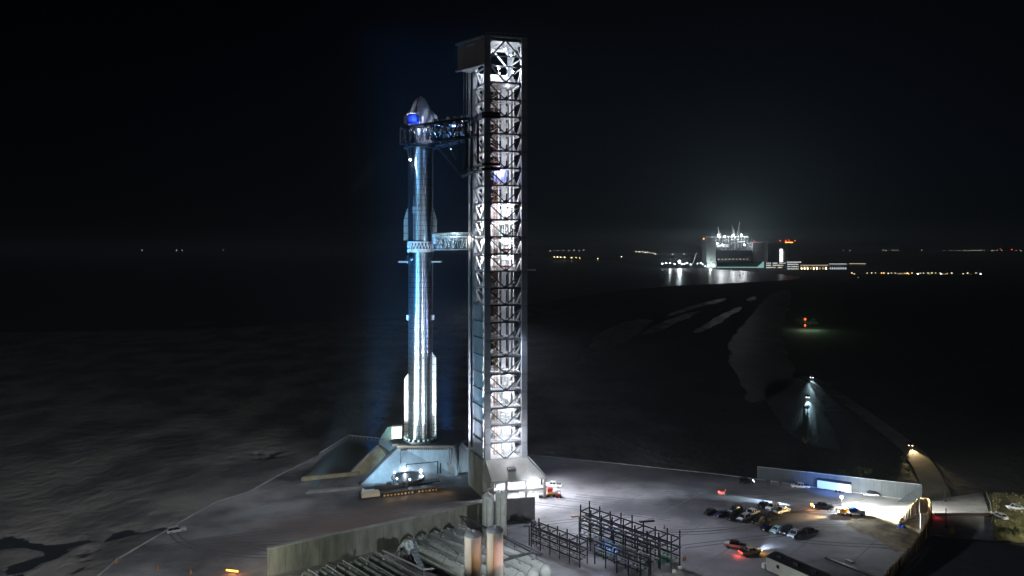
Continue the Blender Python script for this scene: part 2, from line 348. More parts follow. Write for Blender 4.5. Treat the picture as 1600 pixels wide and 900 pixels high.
o = MB().prism(P, -2.2, 0.0).build('launch_pad_pavement', M_pad); o['kind'] = 'structure'
o = MB()
for a, b2 in zip(PAD[2:10], PAD[3:11]): o.bar(G(*a)+Vector((0, 0, .06)), G(*b2)+Vector((0, 0, .06)), .5, .3)
for a, b2 in zip(PAD[13:19], PAD[14:20]): o.bar(G(*a)+Vector((0, 0, .06)), G(*b2)+Vector((0, 0, .06)), .35, .3)
o = o.build('pavement_kerb', M_conc); o['kind'] = 'structure'
M_road = mat('dirt_track', (0.2, 0.18, 0.14), 0.9, var=0.4, scale=0.1)
rp = [(1262, 588), (1285, 602), (1320, 625), (1360, 654), (1400, 683), (1428, 706), (1448, 735), (1462, 765), (1470, 800)]
L = [G(x, y, -1.45) for x, y in rp]; vs = []
for i, p in enumerate(L):
    d = (L[min(i+1, len(L)-1)]-L[max(i-1, 0)]).normalized(); nn = Vector((-d.y, d.x, 0)); vs += [p+nn*4.0, p-nn*4.0]
o = MB().add(vs, [(2*i, 2*i+1, 2*i+3, 2*i+2) for i in range(len(L)-1)]).build('dirt_track', M_road); o['kind'] = 'structure'
sheet('shaded_ground', [(1460, 832), (1556, 846), (1700, 870), (1900, 1100), (1350, 1100), (1400, 905)], -0.35, mat('ground_shade', (0.03, 0.03, 0.035), 0.9, var=0.4, scale=0.3))  # dark sheet holds the shadow beyond the sheet pile wall
# dirt heap ground
def bumpy(name, pts, z, m, amp, step=1.2, seed=0, dome=0.0):
    P = [G(x, y, z) for x, y in pts]; x0, x1 = min(p.x for p in P), max(p.x for p in P); y0, y1 = min(p.y for p in P), max(p.y for p in P)
    def ins(x, y):
        c = False
        for a, b2 in zip(P, P[1:]+P[:1]):
            if (a.y > y) != (b2.y > y) and x < (b2.x-a.x)*(y-a.y)/(b2.y-a.y)+a.x: c = not c
        return c
    idx = {}; vs = []; fs = []
    def vid(i, j):
        if (i, j) not in idx:
            x, y = x0+i*step, y0+j*step; d = seg_d(x, y, [(p.x, p.y) for p in P+P[:1]])
            h = noise.fractal(Vector((x*.25, y*.25, seed)), 1, 2, 5)*amp+amp*.3
            vs.append(Vector((x, y, z-0.15+max(0, min(1, d/4))*(h+.15+dome)))); idx[(i, j)] = len(vs)-1
        return idx[(i, j)]
    for i in range(int((x1-x0)/step)+1):
        for j in range(int((y1-y0)/step)+1):
            if ins(x0+(i+.5)*step, y0+(j+.5)*step): fs.append((vid(i, j), vid(i+1, j), vid(i+1, j+1), vid(i, j+1)))
    o = MB().add(vs, fs).build(name, m, smooth=True); o['kind'] = 'structure'; return o
bumpy('dirt_ground', [(1320, 808), (1350, 800), (1400, 806), (1440, 822), (1446, 842), (1425, 862), (1400, 866), (1355, 838), (1310, 822)], 0.0, M_dirt, 0.5, seed=3, dome=.25)
bumpy('grass_ground', [(1541, 772), (1560, 768), (1660, 790), (1680, 830), (1640, 850), (1556, 844), (1546, 806)], -0.4, M_grass, 0.6, seed=5, dome=.3)
# flame trench: sunken dark basin left of the mount
trench = [G(470, 748), G(505, 712), G(545, 686), G(594, 692), G(560, 722), G(545, 748)]
o = MB().prism([p[:2] for p in trench], 0.02, 0.05).build('trench_water', M_creek); o['kind'] = 'structure'

# ------------------------------------------------------------------ service tower
C0 = Vector((-7.9, 218, 0)); rv = Vector((math.cos(R(13)), math.sin(R(13)), 0)); lv = Vector((-0.375, 0.927, 0))
def T(a, b, z): return C0+rv*a+lv*b+Vector((0, 0, z))
TZ = [11.6+5.5*k for k in range(23)]+[146.3]
tw = thing('service_tower', T(6, 6, 0), 'tall square lattice steel tower lit white from inside, with boxed winch housing on top', 'tower')
W = 12.0
for (a, b2) in ((0, 0), (W, 0), (0, W), (W, W)):
    MB().box(T(a, b2, (11.6+146.8)/2), (1.9 if b2 == 0 else 1.6, 1.8 if b2 == 0 else 1.6, 146.8-11.6), R(13)).build('column', M_col, tw)
faces = [((0, 0), (W, 0)), ((0, 0), (0, W)), ((W, 0), (W, W)), ((0, W), (W, W))]
for k in range(23):
    z0, z1 = TZ[k], TZ[k+1]
    for fi, (p, q) in enumerate(faces):
        m = MB(); th = .55
        A = T(*p, z0); B = T(*q, z0); A1 = T(*p, z1); B1 = T(*q, z1); mid = (A+B)/2; mid1 = (A1+B1)/2
        m.bar(A, B, .38 if fi == 0 else th, .5)
        if k == 22:
            zz = (z0+z1)/2; Am = T(*p, zz); Bm = T(*q, zz)
            m.bar(mid, Am, .5); m.bar(mid, Bm, .5); m.bar(mid1, Am, .5); m.bar(mid1, Bm, .5); m.bar(A1, B1, th, 1.0)
            m.bar(T(*p, z0+8.5), T(*q, z0+8.5), .3, .4)
            m.bar(T(*p, z0+5.2), T(*q, z0+5.2), .3, .4)
        else:
            bw_ = .34 if fi == 0 else .6; m.bar(mid, A1, bw_); m.bar(mid, B1, bw_)
        dd = (q[0]-p[0], q[1]-p[1])
        ax = (B-A).normalized()                                            # gusset plates at the nodes
        for c, s in ((A1, 1), (B1, -1)):
            c2 = c+ax*s*.8; m.extr([c2, c2+ax*s*1.3, c2-Vector((0, 0, 1.5))], lv*.14 if fi in (0, 3) else rv*.14)
        m.extr([mid-ax*.9+Vector((0, 0, .2)), mid+ax*.9+Vector((0, 0, .2)), mid+Vector((0, 0, 1.0))], lv*.14 if fi in (0, 3) else rv*.14)
        m.build('truss_bay', {0: M_dark, 3: M_white, 1: M_lit_steel}.get(fi, M_steel), tw)  # front face coloured dark as unlit, left and back faces paler as lit
m = MB(); m.prism([T(-.9, -.9, 0)[:2], T(12.9, -.9, 0)[:2], T(12.9, 12.9, 0)[:2], T(-.9, 12.9, 0)[:2]], 146.81, 147.3); m.build('roof', M_steel, tw)
m = MB()
for i in range(9): m.bar(T(-.6+i*1.6, -.6, 147.3), T(-.6+i*1.6, -.6, 148.2), .08)
m.bar(T(-.6, -.6, 148.2), T(12.6, -.6, 148.2), .08); m.build('roof_railing', M_steel, tw)
u = Vector((-.73, .68, 0)); v2 = Vector((.68, .73, 0)); A = T(-1.0, -.2, 0)
hb = [A, A+u*12.6, A+u*12.6+v2*5.2, T(-1.0, 12, 0)]
m = MB(); m.prism([p[:2] for p in hb], 138.4, 146.6); ho = m.build('winch_housing', mat('housing_sheet', (0.5, 0.44, 0.38), .6, var=.2, scale=.3, stretch=(1, 1, .2)), tw)
A2 = A+Vector((-.25, -.25, 0))
for zz in (146.9, 138.1): MB().bar(A2+Vector((0, 0, zz)), A2+u*13+Vector((0, 0, zz)), .7, .6).build('edge_trim', M_steel, ho)
MB().bar(A2+u*4+Vector((0, 0, 145.2))-v2*.2, A2+u*7.5+Vector((0, 0, 145.2))-v2*.2, .1, .5).build('vent_strip', M_white, ho)
for t in (8.5, 10.5, 11.8): MB().tube(A+u*t+v2*2+Vector((0, 0, 123.5)), A+u*t+v2*2+Vector((0, 0, 138.0)), .07, 6).build('hoist_cable', M_steel, tw)
# lift mast, risers, stairs
m = MB()
for dx, dy in ((-.45, -.45), (.45, -.45), (.45, .45), (-.45, .45)): m.bar(T(4.2+dx, 4.2+dy, 12), T(4.2+dx, 4.2+dy, 136), .14)
z = 12.0
while z < 135:
    m.bar(T(3.75, 3.75, z), T(4.65, 3.75, z+1.4), .1); m.bar(T(4.65, 3.75, z+1.4), T(3.75, 3.75, z+2.8), .1)
    m.bar(T(3.75, 3.75, z), T(3.75, 4.65, z+1.4), .1); m.bar(T(3.75, 4.65, z+1.4), T(3.75, 3.75, z+2.8), .1); z += 2.8
m.build('lift_mast', M_orange, tw)
MB().box(T(8.6, 9, 74), (1.5, 1.2, 124), R(13)).build('cable_duct', mat('duct_paint', (.45, .46, .48), .5, var=.2, scale=.5), tw)
for a, b2, r_ in ((10.3, 7.4, .28), (10.9, 5.9, .2), (7.0, 8.9, .22), (2.0, 9.6, .3)):
    MB().tube(T(a, b2, 12), T(a, b2, 132), r_, 8).build('riser_pipe', M_wpipe, tw)
MB().path([T(13.2, 1.4, 11), T(13.2, 1.4, 93), T(12.9, 1.2, 94.6), T(11.6, .6, 95)], .34, 8).build('side_pipe', M_wpipe, tw)
MB().tube(T(13.8, 4.4, 3), T(13.8, 4.4, 90), .3, 8).build('side_pipe', M_steel, tw)
MB().tube(T(-1.7, 12.6, 12), T(-1.7, 12.6, 138), .42, 8).build('guide_pipe', M_steel, tw)
m = MB()
for k in range(22):
    a0, a1 = (1.5, 10.2) if k % 2 else (10.2, 1.5)
    m.bar(T(a0, 11, TZ[k]+.3), T(a1, 11, TZ[k+1]), .9, .22)
    m.bar(T(a0, 10.5, TZ[k]+1.3), T(a1, 10.5, TZ[k+1]+1), .06, .1)
m.build('stairway', M_steel, tw)
MB().bar(T(9, -.8, TZ[11]+.2), T(16.6, 2.2, TZ[11]+.2), .9, .45).build('outrigger_beam', M_wpipe, tw)
MB().bar(T(12.9, 1, TZ[12]-.2), T(15.0, 1.5, TZ[12]-.2), .3, .3).build('outrigger_beam', M_steel, tw)
# cladding of the lower left face
for k in range(0, 9):
    m = MB(); p0, p1 = T(-.85, 1.6, 0), T(-.85, 10.6, 0)
    m.extr([p0+Vector((0, 0, TZ[k]+.25)), p1+Vector((0, 0, TZ[k]+.25)), p1+Vector((0, 0, TZ[k+1]-.2)), p0+Vector((0, 0, TZ[k+1]-.2))], -rv*.12)
    m.bar(T(-1.15, 1.2, TZ[k]+.1), T(-1.15, 11, TZ[k]+.1), .35, .25)
    m.build('cladding_panel', mat('blue_grey_cladding', (0.24, 0.29, 0.32), .5, var=.3, scale=.3, stretch=(1, 1, .3)), tw)
# fitted-out levels
rnd = random.Random(11)
BRIGHT = {0, 1, 2, 3, 4, 11, 12, 13, 14, 22}
for k in range(23):
    z0, z1 = TZ[k], TZ[k+1]
    if k in BRIGHT:
        m = MB(); m.prism([T(.9, .9, 0)[:2], T(11.1, .9, 0)[:2], T(11.1, 11.1, 0)[:2], T(.9, 11.1, 0)[:2]], z0+.02, z0+.2)
        fl = m.build('platform_floor', M_steel, tw)
        m = MB()
        for i in range(8): m.bar(T(1+i*1.4, 1.0, z0+.2), T(1+i*1.4, 1.0, z0+1.3), .07)
        m.bar(T(1, 1, z0+1.3), T(11, 1, z0+1.3), .08); m.bar(T(1, 1, z0+.8), T(11, 1, z0+.8), .06); m.build('handrail', M_wpipe, fl)
        m = MB(); pz = z0+.3
        for a0, a1, hq in ((1.1, 4.2, .9), (4.3, 7.3, .96), (7.4, 10.9, .8)):
            hh = rnd.uniform(.9, 1.0)*hq*5.2; m.box(T((a0+a1)/2, 9.6, pz+hh/2), (a1-a0, .3, hh), R(13))
        m.build('wall_panel', M_white, tw)
        m = MB()
        for i in range(7):
            h = rnd.uniform(.5, 2.4); m.box(T(rnd.uniform(1.6, 10.5), rnd.uniform(4.5, 8.5), z0+.2+h/2), (rnd.uniform(.4, 1.5), rnd.uniform(.4, 1.2), h), R(13))
        for i in range(5):
            a = rnd.uniform(1.5, 10.5); zz = z1-rnd.uniform(.4, 1.3); m.tube(T(a, 2, zz), T(a, 9, zz), .12, 6)
        for i in range(3):
            b2 = rnd.uniform(3, 9); zz = z1-rnd.uniform(.4, 2.2); m.tube(T(1.2, b2, zz), T(10.8, b2, zz), .13, 6)
        m.build('equipment', rnd.choice([M_white, M_steel, M_wpipe]), tw)
    else:
        m = MB()
        for i in range(2):
            zz = z0+.25; b2 = (1.2, 10.6)[i]; m.bar(T(1, b2, zz), T(11, b2, zz), .9, .14)
        m.bar(T(1, 1, z0+.25), T(11, 11, z0+.25), .3, .2); m.bar(T(11, 1, z0+.25), T(1, 11, z0+.25), .3, .2)
        m.bar(T(.8, 6, z0+.25), T(11.2, 6, z0+.25), .3, .2)
        if k % 3 == 1:
            h = rnd.uniform(1, 2); m.box(T(rnd.uniform(2, 4), 7, z0+.3+h/2), (1.2, 1.2, h), R(13))
            m.box(T(rnd.uniform(9, 10), 3, z0+.3+h/2), (1.0, .9, h), R(13))
        m.build('platform_floor', M_steel, tw)
m = MB(); m.bar(T(6, 2.4, TZ[13]+4), T(10.2, 2.4, TZ[13]+4), .2)
for i in range(6): m.box(T(6.2+i*.75, 2.4, TZ[13]+2.2), (.28, .25, 3.6), R(13))
m.build('louvre_bank', M_black, tw)
for k in (11, 12): MB().box(T(6.6, 2.2, TZ[k]+1.4), (3.4, .2, .7), R(13)).build('red_banner', M_red, tw)
MB().box(T(3.0, 2.2, TZ[11]+1.4), (1.2, .2, .6), R(13)).build('red_banner', M_red, tw)
m = MB()
for i in range(5): m.box(T(3.2+i*.9, 2.0, TZ[16]+1.0+2.2), (.5, .5, 3.6), R(13))
sl = m.build('sky_blue_cabinet', mat('blue_white', (0.45, 0.5, 0.95), .5), tw)
lamp(T(4.5, 1.0, TZ[16]+4.5), 1500, (0.55, 0.6, 1.0), parent=tw)
# interior lamps (level fixtures)
def fixture(p, power, col, vis=None, r=.22, parent=None, sz=.35):
    if vis: MB().ball(p, r, 6).build('lamp_head', vis, parent)
    lamp(p+Vector((0, -.1, -r-.45)), power, col, size=sz, parent=parent)
for k in range(23):
    z1 = TZ[k+1]
    if k < 5: e, c = 3000, (.9, .93, 1)
    elif k < 11: e, c = 160, (.85, .9, 1)
    elif k < 15: e, c = 2400, (.95, .95, 1)
    elif k < 22: e, c = 380, (.92, .94, 1)
    else: continue
    lamp(T(8.4, 4.5, z1-1.0), e, c, parent=tw, size=.4)
    lamp(T(1.9, 6.5, z1-1.2), e*.9, c, parent=tw, size=.4)
for a, b2, z in ((7.2, 1.2, 143.8), (9.2, 1.6, 142.0)): fixture(T(a-.8, b2, z), 900, (.85, .9, 1), E_white, .2, tw)
for a, b2, z in ((4.2, 1.2, 137.4), (4.2, 1.2, 135.8), (8.8, 1.2, 136.6)): fixture(T(a, b2, z), 2200, (.85, .9, 1), E_white, .3, tw)
lamp(T(6, 7, 141), 2200, (.9, .95, 1), parent=tw, size=.5)
for k in (14, 13):
    for a in (4.3, 8.6): fixture(T(a, 1.3, TZ[k+1]-.9), 400, (.85, .9, 1), E_cool if k == 14 else E_soft, .2, tw)

# tower base building
bs = thing('tower_base_hall', (2.0, 217, 0), 'concrete base hall under the lattice tower, pitched roof and glaring white open bays', 'building')
Lc = Vector((-6.2, 213.3, 0)); Rc = Vector((10.3, 217.1, 0)); bx = (Rc-Lc).normalized(); by = Vector((-bx.y, bx.x, 0))
def B(a, b2, z): return Lc+bx*a+by*b2+Vector((0, 0, z))
BW = (Rc-Lc).length; EZ = 6.6
zt = Vector((0, 0, 12.1))
m = MB(); q = [T(-.9, -1.0, 0)+zt, T(12.9, -1.0, 0)+zt, B(BW+.4, -.4, EZ), B(-.2, -.4, EZ)]
m.extr(q, (0, 0, -.45)); q = [T(12.9, -1, 0)+zt, T(12.9, 13, 0)+zt, B(BW+.4, 15, EZ), B(BW+.4, -.4, EZ)]; m.extr(q, (0, 0, -.45))
m.build('roof', mat('hall_roof', (0.33, 0.33, 0.32), .7, var=.3, scale=.4), bs)
m = MB(); m.bar(T(13.0, -1.1, 12.3), B(BW+.5, -.5, EZ+.2), .5, .4); m.build('roof_ridge', M_dark, bs)
m = MB(); m.extr([T(-.9, -1, 12.1), B(-.2, -.4, EZ), B(-1.8, 3.6, EZ-1), T(-.9, 4, 10.5)], (0, 0, -.4)); m.build('roof_flank', M_conc, bs)
p = [B(4.3, -.0, 0)]
m = MB(); m.extr([B(5.2, -.3, 9.5)-Vector((0, 0, .2)), B(7.6, -.3, 9.5)-Vector((0, 0, .2)), B(7.6, -.3, 9.5)+Vector((0, 0, .5)), B(5.2, -.3, 9.5)+Vector((0, 0, .5))], by*2.5); m.build('roof_vent', M_dark, bs)
m = MB(); m.extr([T(-1, -1.0, 0), T(-1, 13.6, 0), T(-1, 13.6, 12), T(-1, -1.0, 12)], -rv*.8)
m.extr([T(-1.9, -1, 0), B(-.6, 3.4, 0), B(-.6, 3.4, 6), T(-1.9, -1, 11)], rv*.6); m.build('side_wall', M_conc_d, bs)
MB().box(T(-1.4, 13.0, 12.2), (2.2, 2.2, 1.0), R(13)).build('column_foot', M_conc, bs)
for a in (0, 4.6, 10.9, BW): MB().box(B(a, 0, 3.25), ((.9, .5, .6, .9)[(0, 4.6, 10.9, BW).index(a)], .8, 6.4), math.atan2(bx.y, bx.x)).build('post', M_conc, bs)
for b2 in (7, 14): MB().box(B(BW, b2, 3.25), (.9, .9, 6.4), math.atan2(bx.y, bx.x)).build('post', M_conc, bs)
MB().bar(B(.5, 0, 3.1), B(BW-.5, 0, 3.1), .7, .75).build('cross_beam', M_conc, bs)
m = MB(); m.extr([B(.5, 9, 0), B(BW-.5, 9, 0), B(BW-.5, 9, 8), B(.5, 9, 8)], by*.4); m.build('back_wall', M_white, bs)
m = MB()
for i in range(10):
    h = rnd.uniform(.6, 2.6); m.box(B(rnd.uniform(2, 15), rnd.uniform(4, 8), h/2+(3.5 if i % 2 else 0)), (rnd.uniform(.6, 2), 1, h))
m.build('machinery', M_wpipe, bs)
m = MB(); m.prism([B(.6, 1.2, 0)[:2], B(BW-.6, 1.2, 0)[:2], B(BW-.6, 8.8, 0)[:2], B(.6, 8.8, 0)[:2]], 3.0, 3.3); m.build('mezzanine', M_steel, bs)
for a in (3, 7.5, 12, 15.2):
    lamp(B(a, 3.5, 6.0), 2000, (.92, .95, 1), parent=bs, size=.5); lamp(B(a, 3.5, 2.6), 2000, (.92, .95, 1), parent=bs, size=.5)
lamp(T(14.2, 1, 16), 42000, (.86, .9, 1), 'SPOT', .6, G(905, 772), 125, .8, parent=bs); lamp(B(BW-1.2, 5.0, 4.6), 5000, (.86, .9, 1), parent=bs, size=.6)
lamp(B(12.5, -2.6, 6.3), 1500, (.86, .9, 1), parent=bs, size=.6)

# ------------------------------------------------------------------ lifting arms
ZA = 121.8
ar = thing('lifting_arms', (-13, 227, ZA-6), 'pair of dark truss arms reaching from the tower around the rocket nose', 'lifting arms')
def truss(mb, p, q, hgt, wid, nb, t=.4, taper=1.0):
    p, q = Vector(p), Vector(q); d = (q-p).normalized(); s = Vector((-d.y, d.x, 0))*wid/2
    for i in range(nb):
        a = p.lerp(q, i/nb); c = p.lerp(q, (i+1)/nb)
        ha = Vector((0, 0, hgt*(1+(taper-1)*i/nb))); hc = Vector((0, 0, hgt*(1+(taper-1)*(i+1)/nb)))
        for sg in (-1, 1):
            mb.bar(a+s*sg, c+s*sg, t); mb.bar(a+s*sg-ha, c+s*sg-hc, t); mb.bar(a+s*sg, a+s*sg-ha, t*.7)
            if i % 2: mb.bar(a+s*sg, c+s*sg-hc, t*.7)
            else: mb.bar(a+s*sg-ha, c+s*sg, t*.7)
        mb.bar(a-s, a+s, t*.7); mb.bar(a-s-ha, a+s-ha, t*.7)
    mb.bar(q+s, q+s-Vector((0, 0, hgt*taper)), t); mb.bar(q-s, q-s-Vector((0, 0, hgt*taper)), t); mb.bar(q-s, q+s, t)
A0 = Vector((-13.2, 224.5, ZA)); A1 = Vector((-38.6, 241.8, ZA)); B0 = Vector((-14.5, 231, ZA)); B1 = Vector((-34.5, 256.5, ZA))
for p, q in ((A0, A1), (B0, B1)):
    m = MB(); truss(m, p, q, 5.6, 2.6, 8, .5); am = m.build('arm', M_black, ar)
    d = (q-p).normalized(); s = Vector((-d.y, d.x, 0)); m = MB(); m.bar(p+Vector((0, 0, .5)), q+Vector((0, 0, .5)), 2.4, .35); m.build('catch_rail', M_dark, am)
    m = MB()
    for i in range(18):
        c = p.lerp(q, .04+i*.027)+s*rnd.uniform(-1, 1); m.box(c+Vector((0, 0, rnd.uniform(.5, 1.4)-(3.6 if i % 3 == 0 else 0))), (rnd.uniform(.5, 1.6), rnd.uniform(.5, 1.2), rnd.uniform(.5, 2.0)), rnd.uniform(0, 1))
    m.build('hydraulic_unit', M_steel, am)
m = MB(); d = (A1-A0).normalized()
pe = A1-d*.3+Vector((0, 0, -.3)); m.bar(pe, Vector((-36.3, 242, 111)), .4); m.bar(Vector((-35.5, 242, 116.5)), Vector((-36.3, 242, 111)), .3); m.build('end_strut', M_dark, ar)
fx = MB().ball((-36.0, 241.6, 110.8), .38, 6).build('arm_lamp', E_cool, ar); lamp((-36.0, 241.2, 110.2), 1500, (.7, .9, 1), parent=ar)
m = MB(); K = PT(722, 275, 236); m.bar(PT(682, 229, 240), K, .6); m.bar(K, T(-2, 11, K.z-.2), .6); m.bar(K+Vector((0, 3, 0)), T(-2, 13, K.z-.2), .6)
m.bar(PT(690, 205, 240), PT(712, 250, 237), .35); m.build('lower_strut', M_black, ar)
m = MB()
for z in (TZ[20]-.5, ZA+.3, K.z, K.z+1.6):
    m.bar(T(-1.9, -1.9, z), T(-1.9, 14, z), .9, .9); m.bar(T(-1.9, -1.9, z), T(3.5, -1.9, z), .9, .9)
for b2 in (3, 9, 13.5): m.bar(T(-2.0, b2, K.z), T(-2.0, b2, ZA+1), .8, .8)
m.bar(A0+Vector((0, 0, -5.6)), T(-2.6, 8, K.z+1), .6); m.bar(B0+Vector((0, 0, -5.6)), T(-3, 13, K.z+1), .6)
m.bar(A0, T(-2, 4, ZA), 1.2); m.bar(B0, T(-2, 12, ZA), 1.2); m.bar(A0-Vector((0, 0, 5.6)), T(-2, 4, ZA-5.6), 1.0)
m.bar(PT(716, 205, 231), PT(722, 272, 233), .5); m.bar(PT(728, 200, 231), PT(731, 272, 232), .7)
m.build('carriage', M_black, ar)
m = MB(); c = Vector((-33.2, 248, 116.2)); m.lathe([(5.2, -.6), (6.0, -.6), (6.0, .4), (5.2, .4), (5.2, -.6)], c, 28, R(170), R(350)); m.build('catch_pad', M_black, ar)
for px, py, e, cl in ((700, 196, 1500, (.2, .4, 1)), (686, 202, 1500, (.2, .45, 1)), (712, 200, 900, (.6, .75, 1)), (722, 203, 700, (.8, .9, 1))):
    lamp(PT(px, py, 236.5), e, cl, parent=ar, size=.3)
fx = MB().ball(PT(704.5, 233, 238), .3, 6).build('arm_lamp', E_soft, ar)

# access arm
qa = thing('access_arm', PT(738, 378, 230), 'white truss umbilical arm bridging from the tower to the rocket interstage', 'access arm')
m = MB(); p, q = PT(741, 370, 230), PT(681, 372, 243.5); truss(m, p, q, 4.2, 3.0, 9, .3); m.build('truss', M_steel, qa)
m = MB(); pz = Vector((0, 0, .3)); m.bar(p+pz, q+pz, 3.0, .2)
d = (q-p).normalized(); s = Vector((-d.y, d.x, 0))*1.4
for sg in (-1, 1):
    for i in range(20): c = p.lerp(q, i/19)+s*sg+pz; m.bar(c, c+Vector((0, 0, 1.3)), .08)
    m.bar(p+s*sg+pz*5, q+s*sg+pz*5, .1); m.bar(p+s*sg+pz*3, q+s*sg+pz*3, .08)
m.build('walkway', M_wpipe, qa)
for i in range(12):
    c = p.lerp(q, .1+i*.075)+Vector((0, -.3, rnd.uniform(-3.2, 1.6))); MB().box(c, (rnd.uniform(.6, 2), rnd.uniform(.6, 2), rnd.uniform(.4, 1.3)), .3).build('umbilical_fitting', M_wpipe, qa)
m = MB(); MB().box(q+Vector((.6, -.6, -.4)), (3.0, 3.0, 3.2), .3).build('connector_head', M_wpipe, qa)
m = MB(); m.tube(PT(727, 385, 231), PT(742, 393, 229), .25); m.tube(p+Vector((0, 0, .9)), q+Vector((0, 0, 1.8)), .22); m.tube(p+Vector((0, -1, -.9)), q+Vector((0, -1, -.6)), .25); m.build('brace', M_steel, qa)
lamp(PT(700, 366, 233), 1300, (.6, .85, 1), parent=qa); lamp(PT(733, 374, 228), 700, (1, .95, .85), parent=qa)

# ------------------------------------------------------------------ rocket
RX, RY = -33.2, 248.0
def pol(r, a, z): return Vector((RX+r*math.cos(R(a)), RY+r*math.sin(R(a)), z))
bo = thing('rocket_booster', (RX, RY, 10.4), 'shiny stainless steel lower rocket stage standing on the launch mount', 'rocket booster')
RB = (RX, RY, 0)
MB().lathe([(4.3, 10.4), (4.5, 10.8), (4.5, 78)], RB, 72).build('hull', M_ss, bo, smooth=True)
m = MB(); m.lathe([(4.62, 78), (4.75, 78), (4.75, 79.3), (4.62, 79.3), (4.62, 78)], RB, 64)
m.lathe([(4.5, 81.3), (4.72, 81.3), (4.72, 81.9), (4.5, 81.9), (4.5, 81.3)], RB, 64)
for i in range(24):
    a0 = i*15; m.bar(pol(4.6, a0, 79.2), pol(4.6, a0+7.5, 81.5), .3); m.bar(pol(4.6, a0+7.5, 81.5), pol(4.6, a0+15, 79.2), .3)
m.build('interstage_lattice', M_wpipe, bo)
MB().lathe([(3.4, 78), (3.4, 82)], RB, 32).build('inner_dome', M_tile, bo, smooth=True)
for a in (188, -8, 92):
    m = MB(); rr = Vector((math.cos(R(a)), math.sin(R(a)), 0)); tt = Vector((-rr.y, rr.x, 0)); c = pol(4.4, a, 74.6)
    for i in range(5): m.bar(c+tt*(-1.4+.7*i), c+tt*(-1.4+.7*i)+rr*3.4, .12, .62)
    for i in range(6): m.bar(c-tt*1.4+rr*(.2+.64*i), c+tt*1.4+rr*(.2+.64*i), .12, .62)
    m.tube(c-rr*.6, c+rr*.4, .45); m.build('grid_fin', M_ss2, bo)
    MB().lathe([(.0, 0), (.9, 0), (.9, 1.8), (0, 1.8)], pol(4.3, a, 75.0), 10).build('fin_housing', M_dark, bo)
m = MB(); m.ball(pol(4.3, -128, 76.0), 1.1, 8); m.build('vent_cover', M_black, bo)
for a in (190, -10, -72):
    top = {190: 34.8, -10: 42.5, -72: 42.5}[a]
    rr = Vector((math.cos(R(a)), math.sin(R(a)), 0)); tt = Vector((-rr.y, rr.x, 0)); wd = 1.15 if a != -72 else .7; dp = 1.6 if a != -72 else .5
    m = MB(); base = pol(4.3, a, 0)
    pts = [base-rr*.2+Vector((0, 0, 10.8)), base+rr*(dp)+Vector((0, 0, 10.8)), base+rr*dp+Vector((0, 0, top-2.6)), base-rr*.2+Vector((0, 0, top))]
    m.extr([x-tt*wd/2 for x in pts], tt*wd); m.build('chine', M_ss2, bo)
for a in (192, -8):
    m = MB()
    for i in range(4): m.box(pol(4.7, a-8+5*i, 54.5), (.8, .8, 1.8), 0)
    m.build('clamp_bracket', M_steel, bo)
for a in (-64, -55, -97): MB().tube(pol(4.62, a, 12), pol(4.62, a, 72 if a != -55 else 44), .12, 6).build('raceway', M_dark if a == -55 else M_steel, bo)
sh = thing('rocket_ship', (RX, RY, 82), 'pointed upper rocket stage, steel on one side and black tiles on the other', 'rocket ship')
prof = [(4.5, 82), (4.5, 121.5)]
for i in range(1, 15):
    t = i/14; prof.append((max(.12, 4.5*(1-t**2.0)**.56 if t < 1 else .12), 121.5+13.3*t))
MB().lathe(prof[:2], RB, 40, R(-117), R(63)).build('steel_hull', M_ss, sh, smooth=True)
MB().lathe(prof[1:], RB, 48, R(-165), R(63)).build('steel_nose', mat('nose_steel', (0.62, 0.64, 0.67), .36, metal=.72, var=.15, scale=.5, seams=.25, aniso=.5, seam_h=2.4), sh, smooth=True)
MB().lathe([(r+.04, z) for r, z in prof[:2]], RB, 40, R(63), R(243)).build('tiled_hull', M_tile, sh, smooth=True)
MB().lathe([(r+.04, z) for r, z in prof[1:]], RB, 30, R(63), R(195)).build('tiled_nose', M_tile, sh, smooth=True)
MB().lathe([(r+.05, z) for r, z in prof[1:]], RB, 4, R(-111), R(-104)).build('nose_seam', M_tile, sh, smooth=True)
MB().lathe([(.14, 134.5), (.1, 135.5), (.0, 136.2)], RB, 8).build('nose_tip', M_tile, sh)
def flap(a, zs, depth, th, name, mt):
    rr = Vector((math.cos(R(a)), math.sin(R(a)), 0)); tt = Vector((-rr.y, rr.x, 0)); c = pol(0, 0, 0)*0+Vector((RX, RY, 0))
    pts = [c+rr*r+Vector((0, 0, z)) for r, z in zs]; MB().extr([x-tt*th/2 for x in pts], tt*th).build(name, mt, sh)
for a, mt in ((-6, M_ss2), (186, M_ss2)):
    flap(a, [(4.2, 82.4), (6.05, 82.4), (6.05, 89.5), (4.9, 93.6), (4.2, 94.2)], 0, .5, 'aft_flap', mt)
flap(-6, [(3.9, 124.0), (6.2, 124.8), (6.2, 127.2), (3.0, 130.6)], 0, .35, 'forward_flap', M_dark)
flap(186, [(3.9, 124.0), (6.0, 124.8), (6.0, 127.2), (3.0, 130.6)], 0, .35, 'forward_flap', M_tile)
m = MB(); m.lathe([(4.56, 92.0), (4.66, 92.0), (4.66, 94.3), (4.56, 94.3), (4.56, 92)], RB, 12, R(-120), R(-82)); m.build('access_band', M_ss2, sh)
for a in (-114, -104, -96, -60): MB().tube(pol(4.6, a, 82.5), pol(4.6, a, 98 if a != -60 else 92), .1, 6).build('raceway', M_steel, sh)
m = MB()
for i in range(6): m.box(pol(4.7, -55+rnd.uniform(-12, 8), 84+i*.9), (.7, .5, .6), .3)
m.build('umbilical_port', M_steel, sh)

